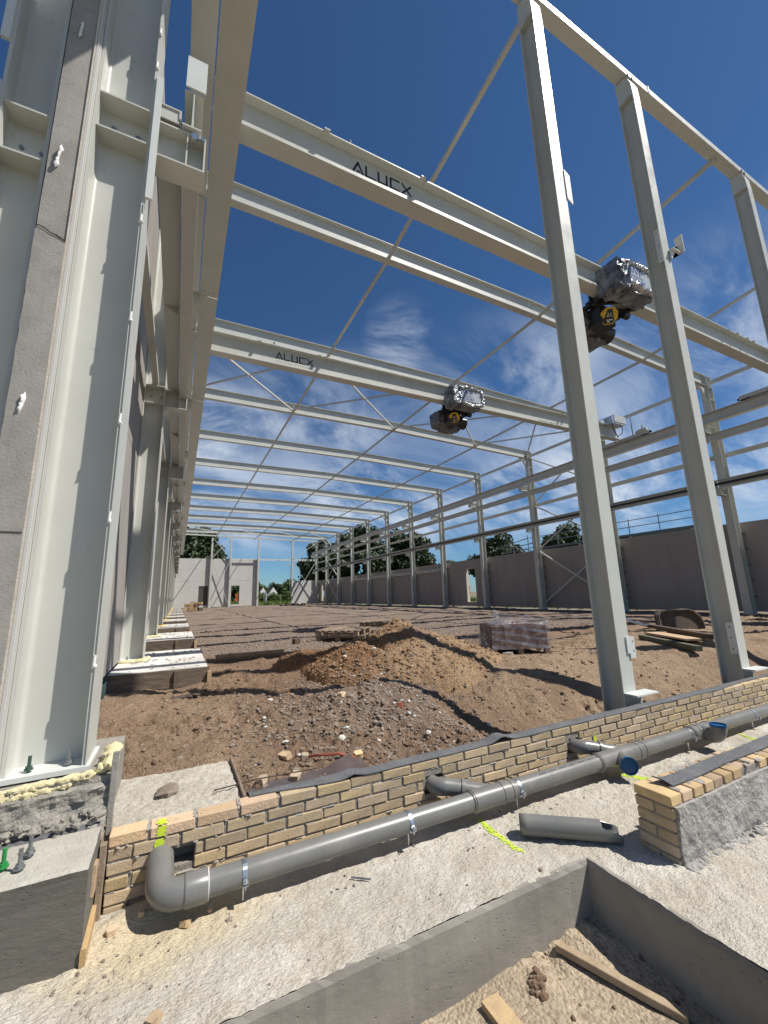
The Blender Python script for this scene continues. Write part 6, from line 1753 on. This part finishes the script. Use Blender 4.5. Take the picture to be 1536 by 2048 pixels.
# wrapped stack of purple pavers
def wrapped():
    rz = math.radians(-24); base = Vector((6.17, 6.62, -1.195))
    root = empty('paver_pallet', base, 'stack of purple paving stones on a pallet wrapped in clear plastic', 'pallet of pavers', None, rz)
    def P(x0, x1, y0, y1, z0, z1, nm, m):
        mb = MB(); mb.box(x0, x1, y0, y1, z0, z1); me = mb.mesh(nm); me.materials.append(m); return link(nm, me, root)
    W, D = 1.14, .92
    for yy in (-.44, -.05, .34): P(-W / 2, W / 2, yy, yy + .10, .085, .105, 'pallet_board', M_WOOD)
    for xx in (-W / 2, -.05, W / 2 - .1):
        for yy in (-.44, -.05, .34): P(xx, xx + .1, yy, yy + .1, 0, .084, 'pallet_block', M_WOOD)
    r = random.Random(2)
    meshes = []
    me = brick_mesh('paver', .205, .10, .066, 77, m=M_PAVER)
    for layer in range(6):
        z = .107 + layer * .0685
        for i in range(5):
            for j in (0, 1):      # only the courses that show, front and left side
                if j == 1 and i > 0: continue
                for jj in range(9 if i == 0 else 1):
                    if j == 1 and jj == 0: continue
                    q = bpy.data.objects.new('paver', me); COL.objects.link(q); q.parent = root
                    q.location = (-.54 + i * .214 + r.uniform(-.004, .004), -.46 + jj * .102 + r.uniform(-.003, .003), z)
                    if j == 1: continue
    # filler core
    P(-.32, .52, -.35, .45, .107, .505, 'paver_core', M_PAVER)
    for o in [c for c in bpy.data.objects if c.parent == root and c.name.startswith('paver')]:
        pass
    # film: dented box, open folds on top
    mb = MB(); nx, nz = 34, 16; r = random.Random(5)
    def side(p, q, h0, h1, off):
        vs = []; 
        for k in range(nz + 1):
            for i in range(nx + 1):
                t = i / nx; s_ = k / nz; x = p[0] + (q[0] - p[0]) * t; y = p[1] + (q[1] - p[1]) * t
                fold = .012 * math.sin(t * 9 + s_ * 21) + .009 * math.sin(t * 31 - s_ * 13) 
                vs.append((x + off[0] * (.016 + fold), y + off[1] * (.016 + fold), h0 + (h1 - h0) * s_))
        fs = [(k * (nx + 1) + i, k * (nx + 1) + i + 1, (k + 1) * (nx + 1) + i + 1, (k + 1) * (nx + 1) + i) for k in range(nz) for i in range(nx)]
        mb.add(vs, fs)
    w2, d2 = .575, .485
    side((-w2, -d2), (w2, -d2), .09, .56, (0, -1)); side((-w2, d2), (-w2, -d2), .09, .56, (-1, 0)); side((w2, -d2), (w2, d2), .09, .56, (1, 0)); side((w2, d2), (-w2, d2), .09, .56, (0, 1))
    vs = []; n = 16
    for i in range(n + 1):
        for j in range(n + 1):
            u, v = i / n, j / n; x = -w2 + 2 * w2 * u; y = -d2 + 2 * d2 * v
            h = .56 + .15 * math.exp(-((u - .42) / .18) ** 2) * math.sin(math.pi * v) ** .5 + .13 * math.exp(-((u - .97) / .06) ** 2 - ((v - .3) / .3) ** 2) + .14 * math.exp(-((u - .80) / .10) ** 2 - ((v - .6) / .2) ** 2) + r.uniform(-.008, .008)
            if i in (0, n) or j in (0, n): h = .56 if i != n else h
            vs.append((x, y, h))
    mb.add(vs, [(i * (n + 1) + j, (i + 1) * (n + 1) + j, (i + 1) * (n + 1) + j + 1, i * (n + 1) + j + 1) for i in range(n) for j in range(n)])
    # upright flap and the loose skirt at the left
    mb.add([(-.50, -.47, .54), (-.38, -.47, .55), (-.39, -.44, .80), (-.49, -.43, .84), (-.44, -.5, .7)], [(0, 1, 4), (1, 2, 4), (2, 3, 4), (3, 0, 4)])
    mb.add([(-.58, -.1, .40), (-.60, -.45, .02), (-.85, -.2, .06), (-1.05, .25, .30), (-.8, .2, .25)], [(0, 1, 4), (1, 2, 4), (2, 3, 4), (3, 0, 4)])
    me = mb.mesh('plastic_film', smooth=60, fixn=False); me.materials.append(M_FILM); link('plastic_film', me, root)
wrapped()
fragment(5.45, 6.0, top_h(5.45, 6.0) + .03, .26, .12, .05, .2, M_FORMED, 'dark flat stone on the sand in front of the wrapped pallet')

# timbers and the old steel bucket plate at the right
def bucket():
    root = empty('excavator_bucket', (11.6, 6.45, -1.22), 'rusty dark steel bucket with rounded top edge lying behind timbers', 'bucket')
    prof = [(10.72, -1.25), (10.72, -.70), (10.82, -.60), (12.0, -.60), (12.3, -.66), (12.55, -.80), (12.68, -.98), (12.70, -1.25)]
    mb = MB(); n = len(prof)
    vs = [(x, 6.30, z) for x, z in prof] + [(x, 6.36, z) for x, z in prof]
    mb.prism(prof, 'y', 6.42, 6.46); mb.build('back_plate', M_RUST, root)
    mb = MB()
    inner = [(x + (.022 if x < 11 else -.022 if x > 12.2 else 0), z - (.022 if z > -1.2 else 0)) for x, z in prof]
    for i in range(n - 1):
        a, b_, c, d = prof[i], prof[i + 1], inner[i + 1], inner[i]
        mb.prism([a, b_, c, d], 'y', 6.34, 6.42)
    mb.build('rim', mat('scoured_steel', (.17, .145, .12), (.11, .09, .075), 6, .6, .4, 40), root)
    mb = MB(); mb.box(11.0, 11.8, 6.395, 6.415, -1.2, -.78); mb.build('stiffening_plate', M_RUST, root)
bucket()
timber((10.55, 6.45, -.965), (9.12, 4.47, -.965), .13, .08, M_WOOD_D, 'long dark timber lying topmost in front of the rusty bucket')
timber((9.05, 5.80, -1.065), (8.10, 4.20, -1.075), .11, .09, M_WOOD_G, 'mossy green timber nearest in the stack by the bucket')
timber((9.70, 5.95, -1.03), (8.98, 4.72, -1.03), .34, .035, M_WOOD_N, 'broad yellowish board in the stack by the bucket')
timber((9.95, 5.9, -1.08), (9.0, 4.45, -1.085), .20, .055, M_WOOD, 'brown timber under the broad board by the bucket')
timber((10.3, 5.9, -1.06), (9.55, 4.75, -1.07), .16, .08, M_WOOD_D, 'short dark timber at the right of the stack by the bucket')
mb = MB(); mb.tube([(12.4, 9.4, -.62), (11.2, 7.3, -.95), (10.9, 6.75, -1.0)], .035, 8)
tag(mb.build('metal_pipe', M_GALV), 'thin metal pipe leaning down from the right wall to the bucket', 'pipe')
# firewood-like heap of blocks at the far end of the footings
hp = empty('block_heap', (1.7, 49, -1.2), 'small heap of yellow timber blocks far down the left side', 'timber heap')
r = random.Random(9)
for (x, y, z, m) in [(1.0, 49, -1.0, M_WOOD_N), (1.35, 48.8, -1.0, M_WOOD_N), (1.75, 48.9, -1.0, M_WOOD_N), (2.3, 49.1, -1.05, M_WOOD_D), (1.0, 49, -.62, M_WOOD_N), (1.4, 48.9, -.64, M_WOOD_N), (1.85, 49, -.66, M_WOOD_D), (1.5, 49, -.34, M_WOOD_N), (2.1, 49, -.40, M_WOOD_N)]:
    mb = MB(); mb.obox((x, y, z), r.uniform(.4, .9) if z > -.5 else .40, .5, .34 if z < -.5 else .2, Matrix.Rotation(r.uniform(-.4, .4), 3, 'Z')); mb.build('timber_block', m, hp)
mb = MB()
for _ in range(14): mb.rock((r.uniform(12.8, 16.5), 58 + r.uniform(-.4, .4), -1.12), .5, .45, r)
tag(mb.build('rubber_mats', M_RUST, smooth=60), 'flat dark heap of sheeting on the floor before the far opening', 'sheeting')

# ================================================================== BEYOND THE HALL
def tree(x, y, h, rad, label, seed, n=5200, cb=None, m=None, z0=-1.3, leaf=.42):
    root = empty('broadleaf_tree', (x, y, z0), label, 'tree', 'trees beyond the hall')
    r = random.Random(seed); cb = cb if cb is not None else h * .22
    mb = MB(); mb.tube([(x, y, z0 - .2), (x + .1, y, z0 + h * .25), (x, y + .1, z0 + h * .55), (x, y, z0 + h * .8)], [h * .035, h * .028, h * .018, h * .006], 9)
    for k in range(9):
        a = r.uniform(0, 6.28); zb = z0 + h * r.uniform(.22, .6); rr = rad * r.uniform(.45, .8)
        mb.tube([(x, y, zb), (x + math.cos(a) * rr * .5, y + math.sin(a) * rr * .5, zb + h * .10), (x + math.cos(a) * rr, y + math.sin(a) * rr, zb + h * .22)], [h * .013, h * .008, h * .003], 6)
    mb.build('trunk', M_BARK, root)
    # clumps
    cl = []
    cz = z0 + (h + cb) / 2; hz = (h - cb) / 2
    for _ in range(46):
        while True:
            u = Vector((r.uniform(-1, 1), r.uniform(-1, 1), r.uniform(-1, 1)))
            if .35 < u.length < 1: break
        w_ = 1.0 if u.z < .2 else .92
        c = Vector((x + u.x * rad * .84 * w_, y + u.y * rad * .84 * w_, cz + u.z * hz * .84)); cl.append((c, rad * r.uniform(.20, .38)))
    rg = np.random.default_rng(seed); n = int(n * 1.7)
    ci = rg.integers(0, len(cl), n); C = np.array([tuple(c) for c, _ in cl])[ci]; R_ = np.array([q for _, q in cl])[ci]
    d = rg.normal(size=(n, 3)); d /= np.linalg.norm(d, axis=1)[:, None]
    P = C + d * (R_ * rg.uniform(.55, 1.08, n))[:, None] * np.array([1, 1, .75])
    nn = d + rg.normal(size=(n, 3)) * .7; nn /= np.linalg.norm(nn, axis=1)[:, None]
    t = np.cross(nn, rg.normal(size=(n, 3))); t /= np.linalg.norm(t, axis=1)[:, None]; b_ = np.cross(nn, t)
    s = (leaf * rg.uniform(.5, 1.2, n))[:, None]
    V = np.stack([P - t * s, P - b_ * s * .6, P + t * s, P + b_ * s * .6], 1).reshape(-1, 3) - np.array([x, y, z0])
    me = bpy.data.meshes.new('crown'); me.vertices.add(len(V)); me.vertices.foreach_set('co', V.ravel())
    me.loops.add(n * 4); me.polygons.add(n); me.loops.foreach_set('vertex_index', np.arange(n * 4)); me.polygons.foreach_set('loop_start', np.arange(0, n * 4, 4))
    me.update(calc_edges=True); me.materials.append(m or M_LEAF); link('crown', me, root)
tree(2.0, 80, 14.8, 6.2, 'big dark tree behind the left part of the far concrete wall', 1, 9000, 2.0)
tree(-7, 88, 15, 6.5, 'dark tree mostly hidden behind the left columns', 2, 5000, 2.0)
tree(26.0, 78, 13.0, 5.4, 'leftmost dark tree beyond the far right corner of the hall', 3, 8000, 2.6)
tree(32.5, 74, 15.2, 6.6, 'tallest dark tree in the middle of the row beyond the right wall', 4, 10500, 2.2)
tree(41.5, 74, 14.5, 6.2, 'rightmost dark tree of the row beyond the right wall', 5, 9500, 2.0)
tree(50.5, 56.5, 11.8, 5.2, 'round dark tree standing alone beyond the window opening', 6, 8500, 1.5)
tree(59, 48, 12.0, 5.6, 'dark tree beyond the wall, left of the nearest tall gable column', 7, 8000, 1.5)
tree(44, 63, 7.0, 3.6, 'lower bushy tree between the two big ones beyond the right wall', 8, 4000, .8)
for i, (x, y, h, rd) in enumerate([(14.0, 100, 6.6, 2.8), (17.3, 103, 5.2, 2.4), (21.5, 104, 5.0, 2.9), (25, 100, 5.8, 3.0), (10.5, 98, 5.5, 2.5), (29, 98, 5.4, 2.8)]):
    tree(x, y, h, rd, '%s green bush from the left beyond the far opening' % ORD[i], 20 + i, 2600, .2, M_LEAF2 if i % 2 else M_LEAF, leaf=.26)
# grass and a hedge bank
def grass():
    rg = np.random.default_rng(5); n = 16000
    X = rg.uniform(-8, 45, n); Y = rg.uniform(70, 100, n); H = rg.uniform(.25, .95, n) * (0.6 + .5 * (vnoise(X * .4, Y * .4, 3) + .5)); a = rg.uniform(0, 3.14, n); w_ = rg.uniform(.05, .14, n)
    dx, dy = np.cos(a) * w_, np.sin(a) * w_; lx = rg.normal(size=n) * .15
    z = np.full(n, -1.27)
    V = np.stack([np.stack([X - dx, Y - dy, z], 1), np.stack([X + dx, Y + dy, z], 1), np.stack([X + lx, Y, z + H], 1)], 1).reshape(-1, 3)
    me = bpy.data.meshes.new('long_grass'); me.vertices.add(len(V)); me.vertices.foreach_set('co', V.ravel()); me.loops.add(n * 3); me.polygons.add(n)
    me.loops.foreach_set('vertex_index', np.arange(n * 3)); me.polygons.foreach_set('loop_start', np.arange(0, n * 3, 3)); me.update(calc_edges=True); me.materials.append(M_GRASS)
    o = link('long_grass', me); tag(o, 'long green grass growing on the field beyond the far opening', 'grass', kind='stuff')
    rg = np.random.default_rng(6); n = 5000
    X = rg.uniform(22, 40, n); Y = rg.uniform(14, 70, n); H = rg.uniform(.25, .8, n); a = rg.uniform(0, 3.14, n); w_ = rg.uniform(.03, .08, n); dx, dy = np.cos(a) * w_, np.sin(a) * w_; z = np.full(n, -1.27)
    V = np.stack([np.stack([X - dx, Y - dy, z], 1), np.stack([X + dx, Y + dy, z], 1), np.stack([X, Y, z + H], 1)], 1).reshape(-1, 3)
    me = bpy.data.meshes.new('verge_grass'); me.vertices.add(len(V)); me.vertices.foreach_set('co', V.ravel()); me.loops.add(n * 3); me.polygons.add(n)
    me.loops.foreach_set('vertex_index', np.arange(n * 3)); me.polygons.foreach_set('loop_start', np.arange(0, n * 3, 3)); me.update(calc_edges=True); me.materials.append(M_GRASS)
    tag(link('verge_grass', me), 'green grass growing outside the right wall, seen through its window', 'grass', kind='stuff')
grass()
def house(x, y, w_, label):
    root = empty('white_house', (x, y, -1.27), label, 'house', 'white gabled houses beyond the field')
    mb = MB(); mb.prism([(x - w_ / 2, -1.27), (x + w_ / 2, -1.27), (x + w_ / 2, .95), (x, 2.25), (x - w_ / 2, .95)], 'y', y, y + 6); mb.build('wall', M_WHITE, root)
    mb = MB()
    for s_ in (-1, 1):
        e = x + s_ * (w_ / 2 + .12)
        mb.add([(e, y + .0, .86), (x, y + .0, 2.30), (x, y + 6.1, 2.30), (e, y + 6.1, .86), (e, y, .96), (x, y, 2.40), (x, y + 6.1, 2.40), (e, y + 6.1, .96)], [(0, 3, 2, 1), (4, 5, 6, 7), (0, 1, 5, 4), (1, 2, 6, 5), (2, 3, 7, 6), (3, 0, 4, 7)])
    mb.build('roof', M_SLATE, root)
    mb = MB(); mb.box(x - .3, x + .3, y - .03, y - .001, .3, 1.1); mb.build('window', M_DOOR, root)
house(17.4, 97, 1.7, 'left white gabled house seen through the far opening'); house(19.7, 97, 1.8, 'right white gabled house seen through the far opening')
lp = empty('street_lamp', (21.8, 90, -1.27), 'tall grey street lamp beyond the far opening', 'street lamp')
mb = MB(); mb.tube([(21.8, 90, -1.27), (21.8, 90, 6.9)], [.09, .05], 8); mb.build('pole', M_GALV, lp)
mb = MB(); mb.box(20.9, 21.85, 89.9, 90.1, 6.85, 7.0); mb.build('lamp_head', M_LIGHTGREY, lp)
mb = MB(); mb.tube([(13.35, 72, -1.27), (13.35, 72, .95)], .13, 10); tag(mb.build('grey_post', M_GALV), 'short grey post standing in the grass at the left of the far opening', 'post')
mb = MB(); mb.box(8.25, 8.65, 70, 70.5, -.3, .7); mb.box(8.2, 8.7, 69.9, 70.6, -.42, -.3); mb.box(8.3, 8.6, 69.95, 70, .2, .55)
tag(mb.build('orange_bin', M_ORANGE), 'orange container seen through the right door opening of the far wall', 'container')
mb = MB(); mb.box(26.3, 26.6, 34.0, 34.3, -.3, .45); mb.box(26.25, 26.65, 33.95, 34.35, .45, .52)
tag(mb.build('orange_bin', M_ORANGE), 'orange container seen through the window of the right wall', 'container')

# scaffolded roof beyond the right wall
sc = empty('scaffolded_building', (27, 16, 0), 'low building with dark roof edge and scaffold guard rails beyond the right wall', 'building')
mb = MB(); mb.box(26.6, 36, 11.2, 24.5, -1.27, 2.9); mb.build('wall', M_FORMED, sc)
mb = MB(); mb.box(26.05, 36, 12.6, 24.5, 3.22, 3.36); mb.build('roof_edge', mat('blue_grey_metal', (.10, .15, .17), (.08, .12, .14), 4, .5), sc)
mb = MB(); mb.box(26.1, 26.14, 12.65, 16.4, 2.75, 3.2); mb.box(26.1, 26.14, 16.5, 20.2, 2.7, 3.1); mb.box(26.1, 26.14, 20.3, 24.4, 2.65, 3.0); mb.build('net', M_NET, sc)
for y in (12.7, 14.6, 16.5, 18.4, 20.3, 22.2, 24.1):
    mb = MB(); mb.tube([(26.15, y, 2.6), (26.15, y, 4.35)], .03, 8); mb.build('guard_post', M_SCAF, sc)
for z in (3.82, 4.25):
    mb = MB(); mb.tube([(26.15, 11.6, z), (26.15, 25, z)], .026, 8); mb.build('guard_rail', M_SCAF, sc)
for y in (12.8, 16.45, 20.25):
    mb = MB(); mb.box(26.06, 26.16, y - .08, y + .08, 2.5, 3.2); mb.build('bracket', M_LIGHTGREY, sc)
sc2 = empty('scaffold', (30, 30, 0), 'tangle of grey scaffold tubes in front of the trees beyond the right wall', 'scaffold')
for k, (a, b_) in enumerate([((27, 25.5, 3.9), (33, 36, 4.6)), ((27, 25.5, 3.55), (33, 36, 4.1)), ((27, 27, 3.2), (34, 36, 3.9)), ((28, 26, 3.2), (29, 31, 4.4)), ((29, 28, 3.2), (29, 28, 5.0)), ((31, 32, 3.2), (31, 32, 5.2)), ((27.5, 26, 3.0), (27.5, 26, 4.6)), ((27, 26, 4.4), (34, 37, 5.1))]):
    mb = MB(); mb.tube([a, b_], .04, 6); mb.build('tube', M_SCAF, sc2)

# small plant by the trench
pl = empty('small_weed', (3.22, 3.22, -1.5), 'small dark green weed growing behind the wall left of the gable column', 'plant')
rg = random.Random(3); mb = MB()
for _ in range(260):
    x, y = 3.28 + rg.gauss(0, .13), 3.35 + rg.gauss(0, .09); z = top_h(x, y) + rg.uniform(.0, .14)
    a = rg.uniform(0, 6.28); s = rg.uniform(.012, .028)
    mb.add([(x - math.cos(a) * s, y - math.sin(a) * s, z), (x + math.sin(a) * s * .4, y - math.cos(a) * s * .4, z + s * .4), (x + math.cos(a) * s, y + math.sin(a) * s, z + s * .5), (x - math.sin(a) * s * .4, y + math.cos(a) * s * .4, z + s * .2)], [(0, 1, 2, 3)])
mb.build('leaves', M_LEAF2, pl, fixn=False)
bpy.context.view_layer.update()
# hedge and bushes close in front of the white houses
for i, (x, y, h, rd) in enumerate([(12.3, 90, 3.0, 1.6), (15.6, 91, 2.4, 1.6), (18.6, 91, 2.3, 1.7), (21.9, 91, 2.6, 1.8), (24.9, 90, 3.2, 1.9)]):
    tree(x, y, h, rd, '%s low green shrub from the left in front of the white houses' % ORD[i], 40 + i, 1200, .0, M_LEAF2, leaf=.18)
# loose joined lumps too small to pick apart count as stuff
STUFF_PARTS = {'mortar_squeeze', 'mortar_joint', 'top_crumbs', 'mortar_spill', 'mortar_smear', 'rubble_lumps', 'foam_bead', 'mortar_crumbs', 'putty_blob', 'sealant_blob', 'leaves', 'crown', 'spray_mark', 'paint_mark', 'label_print', 'bolts', 'printed_line', 'crack', 'wall_anchor'}
for o in bpy.data.objects:
    if o.name.split('.')[0] in STUFF_PARTS: o['kind'] = 'stuff'
